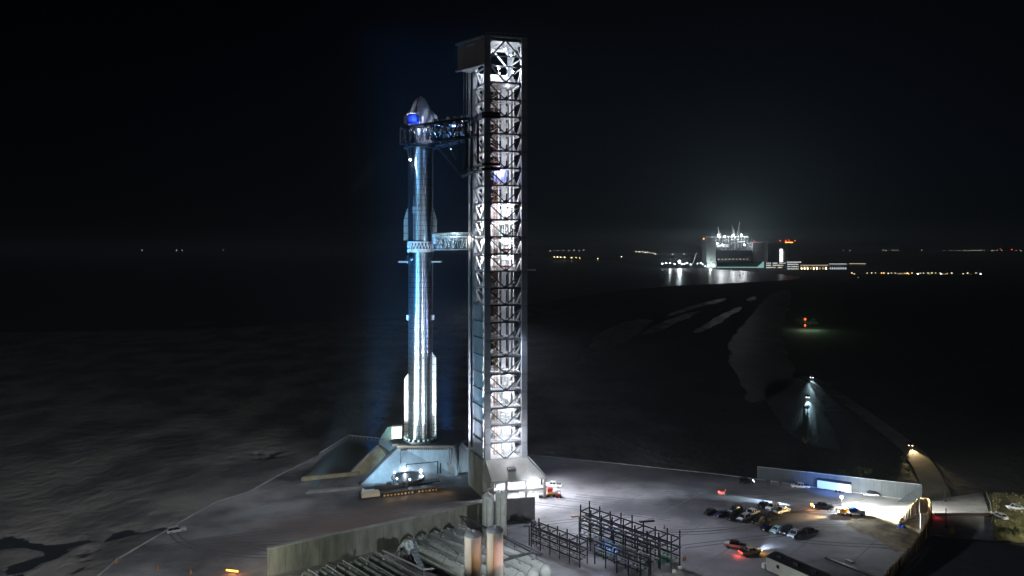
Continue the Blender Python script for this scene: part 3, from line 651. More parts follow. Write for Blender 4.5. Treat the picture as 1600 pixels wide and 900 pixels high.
# ------------------------------------------------------------------ launch mount
lm = thing('launch_mount', (-31, 244, 0), 'blue grey wedge shaped launch mount with sloping wings under the rocket', 'launch mount')
FL, FR = G(563, 757), Vector((-19.2, 238.5, 0)); TL = PT(622, 697, 242); TR = PT(708, 693, 241.2)
m = MB(); m.extr([FL, FR, Vector((TR.x, TR.y, 9.6)), TL], (1.0, 4.5, 0)); m.build('front_plate', M_mount, lm)
m = MB(); m.bar(TL+Vector((-.2, -.3, .3)), FL+Vector((-.3, -.3, .3)), .7, .6); m.build('edge_rail', M_dark, lm)
deck = [TL+Vector((-2.2, .6, 0)), Vector((TR.x+.6, TR.y, 0)), Vector((-15.5, 251, 0)), Vector((-20, 261, 0)), Vector((-44, 261, 0)), Vector((-46, 250, 0))]
m = MB(); m.prism([p[:2] for p in deck], 8.9, 10.0); dk = m.build('deck', M_dark, lm)
m = MB(); m.bar(TL+Vector((-.6, -.6, .1)), Vector((TR.x+.6, TR.y-.6, 9.6)), .8, .7)
for i in range(26): c = TL.lerp(Vector((TR.x, TR.y, 9.5)), (i+.5)/26); m.box(c+Vector((0, -.5, -.7)), (.35, .5, .8))
m.build('deck_fascia', mat('rusty_steel', (0.25, 0.19, 0.15), .7, var=.4, scale=.5), dk)
m = MB(); m.prism([p[:2] for p in [TL+Vector((.8, 3, 0)), TR+Vector((-.5, 3, 0)), Vector((-18, 250, 0)), Vector((-21, 259, 0)), Vector((-43, 259, 0)), Vector((-44, 250, 0))]], 0, 8.89); m.build('core', M_mount, lm)
m = MB(); q = [Vector((-19.0, 241.5, 0)), Vector((-12.6, 244.5, 0)), Vector((-12.9, 244.5, 3.0)), Vector((-18.6, 242, 9.6))]; m.extr(q, (.6, 4, 0)); m.build('side_wing', M_mount, lm)
m = MB(); m.box((-16, 245.2, .8), (8, 2, 1.6), .4); m.build('footing', M_tan, lm)
q = [G(547, 742), G(574, 741), PT(604, 712, 243.5), PT(592, 697, 246)]
m = MB(); m.extr(q, (.8, 3.0, 0)); m.build('buttress', M_tan, lm); m = MB(); m.bar(q[0]+Vector((-.4, -.2, .3)), q[3]+Vector((-.4, -.2, .3)), .9, .6); m.build('edge_rail', M_conc, lm)
# octagonal deflector housing at the corner
m = MB(); Yc = 247.5
q = [PT(592, 688, Yc), PT(592, 702, Yc), PT(604, 712, Yc), PT(619, 694, Yc), PT(613, 685, Yc)]; m.extr(q, (0, 6, 0)); m.build('corner_housing', M_mount, lm)
m = MB(); q = [PT(592, 687.5, Yc-.2), PT(614, 684.5, Yc-.2), PT(622, 667, Yc+1), PT(614, 665, Yc+2), PT(605, 668, Yc+2)]; m.extr(q, (0, 5, 0)); m.build('corner_screen', mat('teal_screen', (0.12, 0.24, 0.26), .6, var=.4, scale=1.2), lm)
m = MB(); m.box(PT(620.5, 674.5, 244.5), (3.6, 2.6, 4.2), .1); m.build('service_cabin', mat('cream_panel', (0.62, 0.6, 0.48), .6, var=.1, scale=.5), lm)
m = MB()
for x in (701, 704.5, 709): m.tube(Vector(((x-800)/F*239.8, 239.8, .2)), Vector(((x-800)/F*239.8, 239.8, 9.3)), .35 if x < 702 else .2, 8)
m.build('drain_pipe', M_steel, lm)
m = MB(); fy = -.35
def onf(px, py, off=-.4): return PT(px, py, 234.5+(757-py)*.11+off)
m.tube(onf(635, 745), onf(635, 726), .12, 6); m.tube(onf(635, 726), onf(684, 721), .12, 6); m.tube(onf(684, 721), onf(684, 740), .22, 6); m.tube(onf(688, 724), onf(688, 740), .22, 6)
m.tube(onf(626, 745), onf(626, 703), .08, 6); m.build('wall_pipe', M_black, lm)
m = MB(); m.bar(onf(626, 703), onf(637, 702), .4, .5); m.build('wall_gantry', M_black, lm)
m = MB(); m.lathe([(4.6, 10.0), (6.2, 10.0), (6.2, 10.7), (4.6, 10.9)], RB, 40); rg = m.build('hold_down_ring', M_dark, lm)
for i in range(20):
    a = i*18; MB().box(pol(5.6, a, 11.1), (.7, .7, .9), R(a)).build('hold_down_clamp', mat('clamp_teal', (0.35, 0.5, 0.5), .5), rg)
m = MB()
for a, b2 in ((G(500, 712), G(545, 684)), (G(545, 684), G(592, 688.5))):
    m.tube(a+Vector((0, 0, 1.1)), b2+Vector((0, 0, 1.1)), .22, 6)
    for i in range(9): c = a.lerp(b2, i/8); m.tube(c, c+Vector((0, 0, 1.2)), .08, 5)
single(m, 'trench_railing', M_wpipe, 'pale pipe railing round the far edge of the dark trench', 'railing')
m = MB(); a, b2 = G(471, 751), G(562, 742); m.bar(a+Vector((0, 0, .6)), b2+Vector((0, 0, .6)), 1.2, 1.2)
single(m, 'trench_wall', M_tan, 'low tan concrete wall along the near edge of the dark trench', 'low wall')
m = MB(); m.extr([G(478, 772), G(484, 768), G(566, 762), G(562, 764.5)], (0, 0, .5)); single(m, 'concrete_curb', M_conc, 'long thin pale concrete slab on the pavement left of the mount', 'slab')
m = MB(); m.box(G(578, 768, .7), (5.0, 3.0, 1.3), .25); single(m, 'equipment_skid', M_wpipe, 'low white equipment skid at the foot of the sloping mount wing', 'skid')

# transporter with work platform
tr = thing('platform_transporter', G(628, 772), 'many wheeled flat transporter lit amber, parked in front of the launch mount', 'transporter')
t0, t1 = G(572, 778), G(692, 764); dd = (t1-t0).normalized(); ss = Vector((-dd.y, dd.x, 0)); LT = (t1-t0).length
M_amb = mat('transporter_paint', (0.5, 0.38, 0.2), .5, var=.2, scale=1)
m = MB(); m.bar(t0+Vector((0, 0, 1.3)), t1+Vector((0, 0, 1.3)), 2.4, .35); m.bar(t0+ss*5+Vector((0, 0, 1.3)), t1+ss*5+Vector((0, 0, 1.3)), 2.4, .35); m.build('deck', M_dark, tr)
m = MB(); m.bar(t0-dd*1.5+Vector((0, 0, 1.1)), t0+dd*4.2+Vector((0, 0, 1.1)), 2.6, 1.2); m.build('power_pack', mat('power_pack_paint', (0.7, 0.6, 0.45), .5), tr)
for sg in (-1.1, 6.1):
    for i in range(16):
        if i in (9,): continue
        c = t0+dd*(5.6+i*(LT-7)/16)+ss*sg+Vector((0, 0, .5)); wv = MB().tube(c-ss*.22, c+ss*.22, .5, 10).build('wheel', M_tyre, tr)
        if sg < 0: MB().tube(c-ss*.26, c-ss*.23, .33, 8).build('rim', M_amb, wv)
for i in range(5):
    c = t0+dd*(7+i*4.6)-ss*2.2+Vector((0, 0, .9)); 
    lamp(c-ss*1.6+Vector((0, 0, .6)), 130, (1, .62, .25), parent=tr, size=.3)
wp = thing('lamp_platform', G(636, 757), 'round dark work platform ringed by six glaring lamps before the mount', 'work platform')
pc = G(637, 757)+Vector((0, 1, 0))
m = MB(); c = pc+Vector((0, 0, 2.0)); m.lathe([(4.6, 0), (5.6, 0), (5.6, .5), (4.6, .5), (4.6, 0)], c, 30)
for i in range(12): m.bar(c+Vector((5.1*math.cos(i*.5236), 5.1*math.sin(i*.5236), 0)), pc+Vector((5.1*math.cos(i*.5236), 5.1*math.sin(i*.5236), 0)), .25)
m.build('platform_ring', M_dark, wp); MB().lathe([(0, 0), (4.5, 0)], c+Vector((0, 0, .2)), 24).build('platform_floor', M_black, wp)
for a, big in ((110, 1), (45, 1), (160, 0), (235, 0), (285, 0), (340, 0)):
    p = c+Vector((5.3*math.cos(R(a)), 5.3*math.sin(R(a)), 1.1)); h = MB().ball(p, .42 if big else .26, 6).build('flood_lamp', E_white if big else E_cool, wp)
    lamp(p+Vector((0, .0, .8)), 260 if big else 60, (.6, .75, 1), parent=wp, size=.3)
m = MB()
for i in range(6): m.box(G(590+i*9, 763-i*.8, 1.5)+Vector((0, 0, rnd.uniform(0, .6))), (rnd.uniform(1, 2.2), 1.4, rnd.uniform(1.2, 2.6)), .2)
single(m, 'support_machinery', M_dark, 'dark blocky support machinery left of the lamp platform', 'machinery')

# ------------------------------------------------------------------ tank farm
dv = Vector((.71, -.705, 0)); ev = Vector((.705, .71, 0))
WH = 6.5
Wp = [G(418, 859, WH), G(752, 787, WH)]
wa = thing('boundary_wall', (Wp[0]+Wp[1])/2*1.0-Vector((0, 0, WH)), 'long grey green concrete wall behind the horizontal storage tanks', 'wall')
Wp = [Vector((p.x, p.y, 0)) for p in Wp]; d = (Wp[1]-Wp[0]).normalized(); s = Vector((-d.y, d.x, 0)); nP = 14; Lw = (Wp[1]-Wp[0]).length
for i in range(nP):
    a, c = Wp[0]+d*(Lw*i/nP+.03), Wp[0]+d*(Lw*(i+1)/nP-.03)
    MB().extr([a, c, c+Vector((0, 0, WH)), a+Vector((0, 0, WH))], s*.9).build('wall_panel', M_conc_d, wa)
m = MB(); m.bar(Wp[0]+s*.45+Vector((0, 0, WH+.14)), Wp[1]+s*.45+Vector((0, 0, WH+.14)), 1.1, .25); m.build('wall_cap', M_conc, wa)
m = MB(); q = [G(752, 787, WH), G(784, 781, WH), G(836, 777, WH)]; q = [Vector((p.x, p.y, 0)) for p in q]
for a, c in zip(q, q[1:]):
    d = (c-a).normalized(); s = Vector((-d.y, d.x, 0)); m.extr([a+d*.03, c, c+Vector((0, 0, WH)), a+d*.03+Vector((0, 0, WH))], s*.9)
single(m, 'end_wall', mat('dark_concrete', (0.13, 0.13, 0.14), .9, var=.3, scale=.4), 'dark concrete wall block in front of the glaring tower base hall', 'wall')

def make_htank(L, rad, m_shell, label, group):
    t = thing('storage_tank', (0, 0, 0), label, 'storage tank', group); ORG[t.name] = Vector((0, 0, 0))
    prof = [(0, 0), (rad*.45, .15), (rad*.8, .55), (rad, 1.2), (rad, L-1.2), (rad*.8, L-.55), (rad*.45, L-.15), (0, L)]
    mb = MB().lathe(prof, (0, 0, 0), 20); mb.v = [Vector((v.z, v.x, v.y+rad+1.1)) for v in mb.v]; mb.build('shell', m_shell, t, smooth=True)
    for i in range(4):
        x = 3+i*(L-6)/3; MB().box((x, 0, .75), (.5, rad*1.5, 1.5)).build('saddle', M_conc, t)
    zt = 2*rad+1.1
    m = MB(); m.tube((1.5, .2, zt+.55), (L-1.5, .2, zt+.55), .12, 6)
    for i in range(6): x = 2+i*(L-4)/5; m.tube((x, .2, zt-.1), (x, .2, zt+.6), .1, 6)
    m.build('top_pipe', M_steel, t)
    for x in (L*.15, L*.5, L*.85): MB().tube((x, 0, zt-.1), (x, 0, zt+.35), .4, 8).build('manway', M_steel, t)
    m = MB()
    for i in range(5): x = 1.6+i*(L-3.2)/4; m.tube((x-.08, 0, rad+1.1), (x+.08, 0, rad+1.1), rad+.05, 20)
    m.build('band', M_conc_d, t); return t
def place_dir(o, p, ang): o.location = p; o.rotation_euler = (0, 0, ang)
angd = math.atan2(dv.y, dv.x); step = Vector((3.1, 2.0, 0))
g1 = G(630, 838, 4.5); g1.z = 0
tA = make_htank(34.5, 1.62, M_tankw, 'white horizontal tank farthest from the camera, nearest the dark end wall', 'white horizontal storage tanks')
gl = ['white horizontal tank at the near edge of its row, behind the frosted hose', 'second white horizontal tank, counted from the frosted hose', 'middle one of the five white horizontal tanks, partly behind two upright tanks',
      'fourth white horizontal tank, next to last towards the dark end wall', 'white horizontal tank farthest back, closest to the dark end wall']
for k in range(5):
    o = tA if k == 0 else copy_tree(tA); place_dir(o, g1+step*k+dv*.3, angd); o['label'] = gl[k]
g2 = G(580, 862, 4.3); g2.z = 0
tB = make_htank(36, 1.5, M_tankg, 'x', 'dull grey horizontal storage tanks')
gl = ['dull grey horizontal tank nearest the frosted hose, top right of its row', 'second dull grey horizontal tank, counted from the frosted hose', 'third dull grey horizontal tank, counted from the frosted hose',
      'fourth dull grey horizontal tank, counted from the frosted hose', 'fifth dull grey horizontal tank, next to the pale capped one']
for k in range(5):
    o = tB if k == 0 else copy_tree(tB); place_dir(o, g2-step*k*1.12, angd); o['label'] = gl[k]
tC = make_htank(36, 1.5, M_tankw, 'pale capped horizontal tank in the bottom corner beside the concrete wall end', 'pale capped storage tank'); place_dir(tC, g2-step*5.75+dv*1.0, angd); del tC['group']
# pipes over the rows
m = MB(); a = G(735, 812, 5); c = G(838, 866, 5.2); m.tube(a, c, .28, 8); m.tube(G(722, 806, 5), G(848, 866, 5), .2, 8)
m.tube(G(772, 880, 5.2), G(832, 863, 5.2), .3, 8)
for p in (a, c, a.lerp(c, .35), a.lerp(c, .7)): m.tube(Vector((p.x, p.y, 0)), p, .14, 6)
single(m, 'header_pipe', M_dark, 'dark header pipe on stands crossing behind the upright tanks', 'pipe')
m = MB(); a = G(598, 860, 4.6); c = G(662, 890, 4.6); m.tube(a, c, .22, 8); m.tube(c, G(678, 888, 4.6), .2, 8)
for t in (0, .4, .8, 1): p = a.lerp(c, t); m.tube(Vector((p.x, p.y, 0)), p, .12, 6)
single(m, 'vapour_pipe', M_steel, 'thin grey pipe on stands beside the dull grey tanks', 'pipe')
fr = thing('frosted_hose', G(634, 870), 'frost covered forked hose leaning between the two rows of horizontal tanks', 'hose')
m = MB(); m.path([G(622, 868, 1), G(626, 856, 3.4), G(633, 848, 5.4), G(641, 846, 5.6), G(644, 858, 4.0)], .62, 9); m.path([G(632, 846, 5.5), G(638, 858, 4.2), G(644, 872, 1.0)], .6, 9); m.build('frosted_pipe', M_frost, fr, smooth=True)
m = MB(); a, c = G(642, 846, 5.6), G(661, 888, .4); s = Vector((1.0, .3, 0)); m.bar(a+s, c+s, .15); m.bar(a-s, c-s, .15)
for i in range(9): p = a.lerp(c, i/8); m.bar(p-s, p+s, .1)
m.build('ladder_frame', M_steel, fr)
m = MB(); m.extr([a-s*.9, a+s*.9, c+s*.9, c-s*.9], (0, 0, -.08)); m.build('mesh_panel', mat('frosted_mesh', (0.16, 0.2, 0.24), .8, var=.5, scale=1), fr)
# upright tanks
def vtank(p, rad, h, msh, label, cap):
    t = thing('upright_tank', p, label, 'upright tank')
    MB().lathe([(0, 0), (rad, 0), (rad, h-.9)], p, 30).build('shell', msh, t, smooth=True)
    MB().lathe([(rad+.05, h-.9), (rad*.9, h-.45), (rad*.55, h-.12), (0, h)], p, 30).build('dome', cap, t, smooth=True)
    m = MB(); m.tube(p+Vector((.2, -.4, h-.2)), p+Vector((.2, -.4, h+.35)), .3, 8); m.tube(p+Vector((-.6, .2, h-.2)), p+Vector((-.6, .2, h+.25)), .15, 6); m.build('nozzle', M_steel, t)
    MB().bar(p+Vector((-.15, -rad-.08, .2)), p+Vector((-.15, -rad-.08, h-1)), .18, .1).build('pipe_run', M_orange if msh is M_tanku else M_conc_d, t); return t
def vat(xc, wpx, top, rad):
    Y = 2*rad*F/wpx; return Vector(((xc-800)/F*Y, Y, 0)), CH-(top-HOR)*Y/F
M_capd = mat('dark_cap', (0.2, 0.22, 0.26), .5, metal=.1)
p, h = vat(739, 26.5, 829, 1.75); vtank(p, 1.75, h, M_tanku, 'upright cream tank with dark cap, lower left one of the near pair', M_capd)
p, h = vat(773, 26.5, 822, 1.75); vtank(p, 1.75, h, M_tanku, 'upright cream tank with dark cap, taller looking right one of the near pair', M_capd)
p, h = vat(762, 18, 771, 1.55); vtank(p, 1.55, h, M_tankw, 'slim pale green upright tank by the wall corner, left one of the far pair', M_tankw)
hp = p+Vector((0, 0, h+.6)); p, h = vat(783, 18, 767, 1.55); vtank(p, 1.55, h, M_tankw, 'slim pale green upright tank by the wall corner, right one of the far pair', M_tankw)
m = MB(); m.path([hp-Vector((0, 0, .7)), hp+Vector((0, 0, .4)), p+Vector((-1.5, 0, h+.9)), p+Vector((-1.5, 0, h+2.0)), p+Vector((1.2, 0, h+2.4)), p+Vector((1.2, 0, h))], .16, 7)
single(m, 'vent_pipework', M_steel, 'thin bent vent pipes on top of the slim far pair of tanks', 'pipework')

# pipe racks
def rack(p0, n, wid, hgts, bay, label, levels=(.45, .7, .9), pipes=True, rows=2):
    t = thing('pipe_rack', p0, label, 'pipe rack')
    for i in range(n):
        for j in range(rows):
            p = p0+dv*bay*i-ev*wid*j; h = hgts[i % len(hgts)]
            MB().bar(p, p+Vector((0, 0, h)), .3).build('post', M_black, t)
    hm = min(hgts)
    for lv_ in levels:
        for j in range(rows):
            a = p0-ev*wid*j+Vector((0, 0, hm*lv_)); MB().bar(a, a+dv*bay*(n-1), .2, .28).build('long_beam', M_black, t)
        for i in range(n):
            a = p0+dv*bay*i+Vector((0, 0, hm*lv_)); MB().bar(a, a-ev*wid*(rows-1), .2, .28).build('cross_beam', M_black, t)
    if pipes:
        for k in range(4):
            zz = hm*levels[0 if k % 2 else 1]+.35; a = p0-ev*(wid*(rows-1)*(.2+.2*k))+Vector((0, 0, zz)); MB().tube(a-dv*.8, a+dv*(bay*(n-1)+.8), .16 if k else .25, 7).build('pipe', M_steel if k % 2 else M_dark, t)
    return t
b0 = G(921, 787, 8.4); b0.z = 0
rack(b0, 9, 3.9, (9.2, 8.6, 8.2, 8.8), 3.55, 'long black steel pipe rack stepping down towards the parked trailer', levels=(.35, .62, .9))
b1 = b0-ev*4.2+dv*3.2; rack(b1, 7, 4.2, (8.0, 7.4, 8.2), 3.7, 'black pipe rack in front of and joined to the long stepped rack', levels=(.4, .85))
b2 = G(842, 811, 6.6); b2.z = 0; rack(b2, 6, 3.0, (6.8, 6.2, 6.6), 3.3, 'lower black pipe rack beside the dark end wall', levels=(.3, .6, .92))
b3 = b1-ev*5.5+dv*9; rack(b3, 5, 3.6, (5.2, 5.6), 3.4, 'short black pipe rack at the bottom edge below the blue light streak', levels=(.5, .9))
for i, (x, y) in enumerate(((964, 866), (1004, 872))):
    m = MB(); p = G(x, y+22); m.path([p, p+Vector((0, 0, 4.6)), p+Vector((-.5, 0, 5.2)), p+Vector((-1.1, 0, 4.8)), p+Vector((-1.1, 0, 3))], .2, 8)
    single(m, 'gooseneck_pipe', M_wpipe, ('pale gooseneck vent pipe in front of the racks, shorter bend nearer the blue streak', 'pale gooseneck vent pipe in front of the racks, closer to the trailer')[i], 'vent pipe')
m = MB()
for x, y in ((827, 838), (833, 836), (838, 838), (843, 835)): m.tube(G(x, y+14), G(x, y+14)+Vector((0, 0, 5.2)), .2, 6)
m.ball(G(834, 852)+Vector((0, 0, 6.0)), .8, 8); m.bar(G(818, 851)+Vector((0, 0, 5)), G(846, 849)+Vector((0, 0, 5)), .3)
single(m, 'valve_station', M_dark, 'cluster of dark upright pipes at the end of the lower rack', 'pipework')
m = MB(); m.box(G(1043, 872, .8), (2.6, 1.6, 1.5), -.7); m.box(G(1030, 876, .5), (1.4, 1.2, 1), .2); single(m, 'pump_skid', mat('green_paint', (0.1, 0.3, 0.2), .5), 'small green pump skid under the end of the long rack', 'pump')
for x, y in ((1052, 892), (1063, 887)): single(MB().box(G(x, y, .25), (1.0, .7, .5), .4), 'concrete_block', M_wpipe, 'small white block on the ground at the end of the long rack', 'block', 'white blocks by the rack')
lamp(G(1052, 888, 3.0), 500, (.95, 1, .95), size=.3)

# ------------------------------------------------------------------ vehicles
PAINT = {k: mat('car_paint_'+k, c, .32, var=.08, scale=.6, spec=.6) for k, c in dict(black=(0.012, 0.013, 0.016), white=(.72, .73, .74), silver=(.4, .42, .45), blue=(.02, .05, .22), grey=(.12, .13, .14),
         mint=(.5, .72, .7), red=(.4, .03, .02), tan=(.4, .3, .18), dark_blue=(.01, .015, .05)).items()}
def car_proto(kind):
    t = thing(kind, (0, 0, 0), 'x', 'car'); ORG[t.name] = Vector((0, 0, 0))
    spec = dict(sedan=dict(L=4.7, H=1.45, hood=.85, belt=.95, prof=[(-2.35, .35), (-2.35, .85), (-2.1, .95), (1.0, .98), (2.1, .82), (2.35, .65), (2.35, .35)], gh=[(-1.75, .95), (-1.15, 1.42), (.2, 1.45), (1.05, .97)]),
                suv=dict(prof=[(-2.4, .4), (-2.4, 1.05), (-2.3, 1.12), (1.1, 1.12), (2.25, 1.02), (2.4, .75), (2.4, .4)], gh=[(-2.3, 1.12), (-2.1, 1.75), (.25, 1.78), (1.15, 1.12)]),
                pickup=dict(prof=[(-2.9, .5), (-2.9, 1.15), (1.3, 1.18), (2.75, 1.08), (2.9, .8), (2.9, .5)], gh=[(-.95, 1.16), (-.8, 1.85), (.75, 1.88), (1.5, 1.17)]))[kind]
    w2 = .93 if kind != 'pickup' else 1.0
    def side(pts, w): return MB().extr([Vector((x, -w, z)) for x, z in pts], (0, 2*w, 0))
    def bev(mb, name, m, off):
        o = mb.build(name, m, t); bm = bmesh.new(); bm.from_mesh(o.data)
        bmesh.ops.bevel(bm, geom=list(bm.edges), offset=off, segments=2, affect='EDGES', clamp_overlap=True); bm.to_mesh(o.data); bm.free(); return o
    bd = bev(side(spec['prof'], w2), 'body', PAINT['black'], .09)
    gh = spec['gh']; gm = side(gh, w2-.08)
    for v in gm.v:
        if v.z > 1.3: v.y *= .82
    gm.build('windows', M_glass, t)
    rf = MB().extr([Vector((gh[1][0]-.05, -(w2-.08)*.83, gh[1][1]-.02)), Vector((gh[2][0]+.05, -(w2-.08)*.83, gh[2][1]-.02)), Vector((gh[2][0]+.05, (w2-.08)*.83, gh[2][1]-.02)), Vector((gh[1][0]-.05, (w2-.08)*.83, gh[1][1]-.02))], (0, 0, .06))
    for sg in (-1, 1):
        for i in (0, 2):
            a, c = gh[i], gh[i+1]; ya = (w2-.06)*(1 if a[1] < 1.3 else .83); yc = (w2-.06)*(1 if c[1] < 1.3 else .83)
            rf.bar((a[0], sg*ya, a[1]), (c[0], sg*yc, c[1]), .09)
        xm = (gh[1][0]+gh[2][0])/2; rf.bar((xm, sg*(w2-.06), gh[0][1]), (xm, sg*(w2-.06)*.83, gh[1][1]), .09)
    rf.build('roof', PAINT['black'], t)
    xw = 1.45 if kind != 'pickup' else 1.8; rw = .34 if kind == 'sedan' else .4
    for x in (-xw, xw):
        for sg in (-1, 1):
            wv = MB().tube((x, sg*(w2-.16), rw), (x, sg*(w2+.03), rw), rw, 14).build('wheel', M_tyre, t); MB().tube((x, sg*(w2+.03), rw), (x, sg*(w2+.05), rw), rw*.6, 10).build('rim', M_rim, wv)
    fx = spec['prof'][-1][0]; zh = .68 if kind == 'sedan' else .85; bz = spec['prof'][0][0]
    for sg in (-1, 1):
        MB().box((fx, sg*.62, zh), (.12, .4, .16)).build('headlight', M_hl_off, t); MB().box((bz, sg*.68, zh+.08), (.1, .3, .18)).build('taillight', M_tl_off, t)
    if kind == 'pickup':
        MB().box((-1.95, 0, 1.17), (1.7, 1.65, .06)).build('bed_floor', M_black, t)
    m = MB().box((fx+.02, 0, zh-.2), (.08, .9, .22)); m.build('grille', M_black, t)
    return t
protos = {k: car_proto(k) for k in ('sedan', 'suv', 'pickup')}; used = set()
def slot(o, m): o.material_slots[0].link = 'OBJECT'; o.material_slots[0].material = m
def car(kind, x, y, ang, paint, label, cat, group=None, lights=None, tail=None, z=0.0, roofc=None, P=None):
    if kind not in used: o = protos[kind]; used.add(kind)
    else: o = copy_tree(protos[kind])
    o.location = P or G(x, y, z); o.rotation_euler = (0, 0, R(ang)); o['label'] = label; o['category'] = cat
    if group: o['group'] = group
    elif 'group' in o: del o['group']
    for ch in o.children:
        nme = ch.name.split('.')[0]
        if nme == 'body': slot(ch, PAINT[paint])
        if nme == 'roof': slot(ch, PAINT[roofc or paint])
        if nme == 'headlight': slot(ch, {'white': E_cool, 'warm': E_warm}.get(lights, M_hl_off))
        if nme == 'taillight': slot(ch, E_red if tail else M_tl_off)
    return o
CL = 'vehicles parked in the middle of the pavement'
# ang: heading in degrees, 0 = towards +X (right), -90 = towards the camera
car('sedan', 1110, 803, -150, 'black', 'black car at the far left end of the parked cluster', 'car', CL)
car('sedan', 1128, 806, -150, 'dark_blue', 'dark blue car with a bright glint on its windscreen, second from the cluster left end', 'car', CL)
car('suv', 1149, 800, -145, 'black', 'dark off roader with a row of small reddish lights, behind the dark blue car', 'off roader', CL)
car('sedan', 1144, 811, -140, 'black', 'black low car between the dark blue car and the silver car', 'car', CL)
car('suv', 1162, 813, -140, 'silver', 'silver hatchback with grey glass at the near edge of the cluster', 'car', CL)
car('pickup', 1175, 805, -145, 'white', 'white pickup truck directly behind the silver hatchback', 'pickup truck', CL)
car('suv', 1184, 817, -135, 'black', 'black sport utility car with one bright headlamp, right of the silver hatchback', 'car', CL)
car('pickup', 1206, 811, 25, 'black', 'black pickup truck in the middle of the cluster with pale tailgate', 'pickup truck', CL)
car('sedan', 1192, 792, -140, 'black', 'black car with white bonnet glint at the back row, farthest left of the back row', 'car', CL, roofc='black')
car('suv', 1207, 796, -145, 'white', 'white car with dark nose in the back row, beside the white lit pickup', 'car', CL)
car('pickup', 1222, 801, 30, 'white', 'white pickup truck glowing amber at the right end of the back row', 'pickup truck', CL)
car('sedan', 1197, 827, -140, 'dark_blue', 'dark blue car with pale bonnet in the front row, left of the mint car', 'car', CL)
car('sedan', 1213, 831, -140, 'mint', 'mint green small car in the front row', 'car', CL)
car('suv', 1228, 833, -135, 'black', 'black sport utility car in the front row, right of the mint car', 'car', CL)
car('pickup', 1243, 838, -140, 'silver', 'silver nosed pickup truck closing the right end of the front row', 'pickup truck', CL)
car('suv', 1266, 834, 30, 'black', 'large black sport utility car standing alone right of the front row', 'car')
car('suv', 1166, 755, -5, 'black', 'black sport utility car with one lit headlamp near the far pavement edge', 'car', lights='white')
wt = car('pickup', 1250, 763, 172, 'white', 'white pickup truck hitched to the white box trailer', 'pickup truck')
car('sedan', 1360, 775, 170, 'silver', 'silver car under a dark cover in front of the long grey wall', 'car', roofc='black')
dt = car('pickup', 1286, 795, 175, 'black', 'black pickup truck with an orange beacon and white headlights on', 'pickup truck', lights='white')
car('pickup', 1149, 856, 160, 'white', 'white pickup truck with dark bed cover near the red lit truck', 'pickup truck', roofc='black')
rt = car('pickup', 1172, 866, 15, 'tan', 'dusty tan pickup truck with glowing red tail lights', 'pickup truck', lights='warm', tail=True)
car('sedan', 1562, 809, 100, 'white', 'white car facing away on the grass beyond the access road', 'car', z=0)
car('sedan', 1586, 796, 170, 'silver', 'silver car parked at the right edge on the grass', 'car', z=0)
car('suv', 1421, 697, -110, 'black', 'car driving on the dirt track towards the pad with warm headlights', 'car', lights='warm', tail=True, z=-1.4)
car('suv', 1268, 591, -112, 'black', 'farthest car on the dirt track with dazzling blue white headlights', 'car', lights='white', z=-1.4)
car('pickup', 1291, 601, 150, 'dark_blue', 'dark pickup truck stopped beside the lit track behind the dazzling car', 'pickup truck', z=-1.4)
car('suv', 1262, 622, -112, 'black', 'dark car with cool headlights standing on the wet lit flats', 'car', lights='white', z=-1.4)
car('suv', 1262, 449, 80, 'black', 'tiny far car with red tail lights near the lagoon head', 'car', tail=True, z=-1.4)
car('pickup', 864, 761, 170, 'white', 'white pickup truck right beside the tower base hall', 'pickup truck')
car('suv', 276, 832, 30, 'silver', 'pale blue lit off roader at the left edge of the pavement', 'off roader')
# headlight beams
def beam(o, power, col, cone=26, drop=2.2, dist=24, off=3.0, h=.9, yaw=0):
    a = o.rotation_euler.z+R(yaw); f = Vector((math.cos(a), math.sin(a), 0)); p = Vector(o.location)+f*off+Vector((0, 0, h))
    l = lamp(p, power, col, 'SPOT', .15, p+f*dist-Vector((0, 0, drop)), cone, .8); return l
C = {o['label']: o for o in COL.objects if 'label' in o and o.parent is None}
def bylab(s): return next(o for k, o in C.items() if s in k)
beam(dt, 420000, (.6, .82, 1), 17, 1.9, 34, yaw=-15, h=1.3)
beam(rt, 12000, (.6, .75, 1), 45, 1.0, 12, yaw=20)
lamp(Vector(rt.location)+Vector((-3.6, -1.2, .7)), 160, (1, .05, .02), size=.2)
lamp(Vector(rt.location)+Vector((3.3, .4, 1.0)), 120, (1, .5, .1), size=.2)
beam(bylab('driving on the dirt'), 26000, (1, .72, .35), 38, 1.6, 24)
beam(bylab('farthest car on the dirt'), 14000, (.6, .88, 1), 22, 2.6, 42, h=1.4)
beam(bylab('cool headlights'), 15000, (.5, .85, 1), 20, 3.0, 60, h=1.0)
MB().ball(dt.location+Vector((-3.6, -.3, 1.2)), .38, 6)
bc = thing('warning_beacon', Vector(dt.location)+Vector((-3.7, -.6, 0)), 'orange beacon glowing on a short stand at the nose of the black pickup truck', 'beacon')
MB().ball(Vector(dt.location)+Vector((-3.7, -.6, 1.5)), .42, 6).build('beacon_lens', E_orange, bc); MB().tube(Vector(dt.location)+Vector((-3.7, -.6, 0)), Vector(dt.location)+Vector((-3.7, -.6, 1.2)), .1, 6).build('stand', M_dark, bc)
lamp(Vector(dt.location)+Vector((-3.7, -1.4, 1.6)), 350, (1, .4, .08), size=.3)
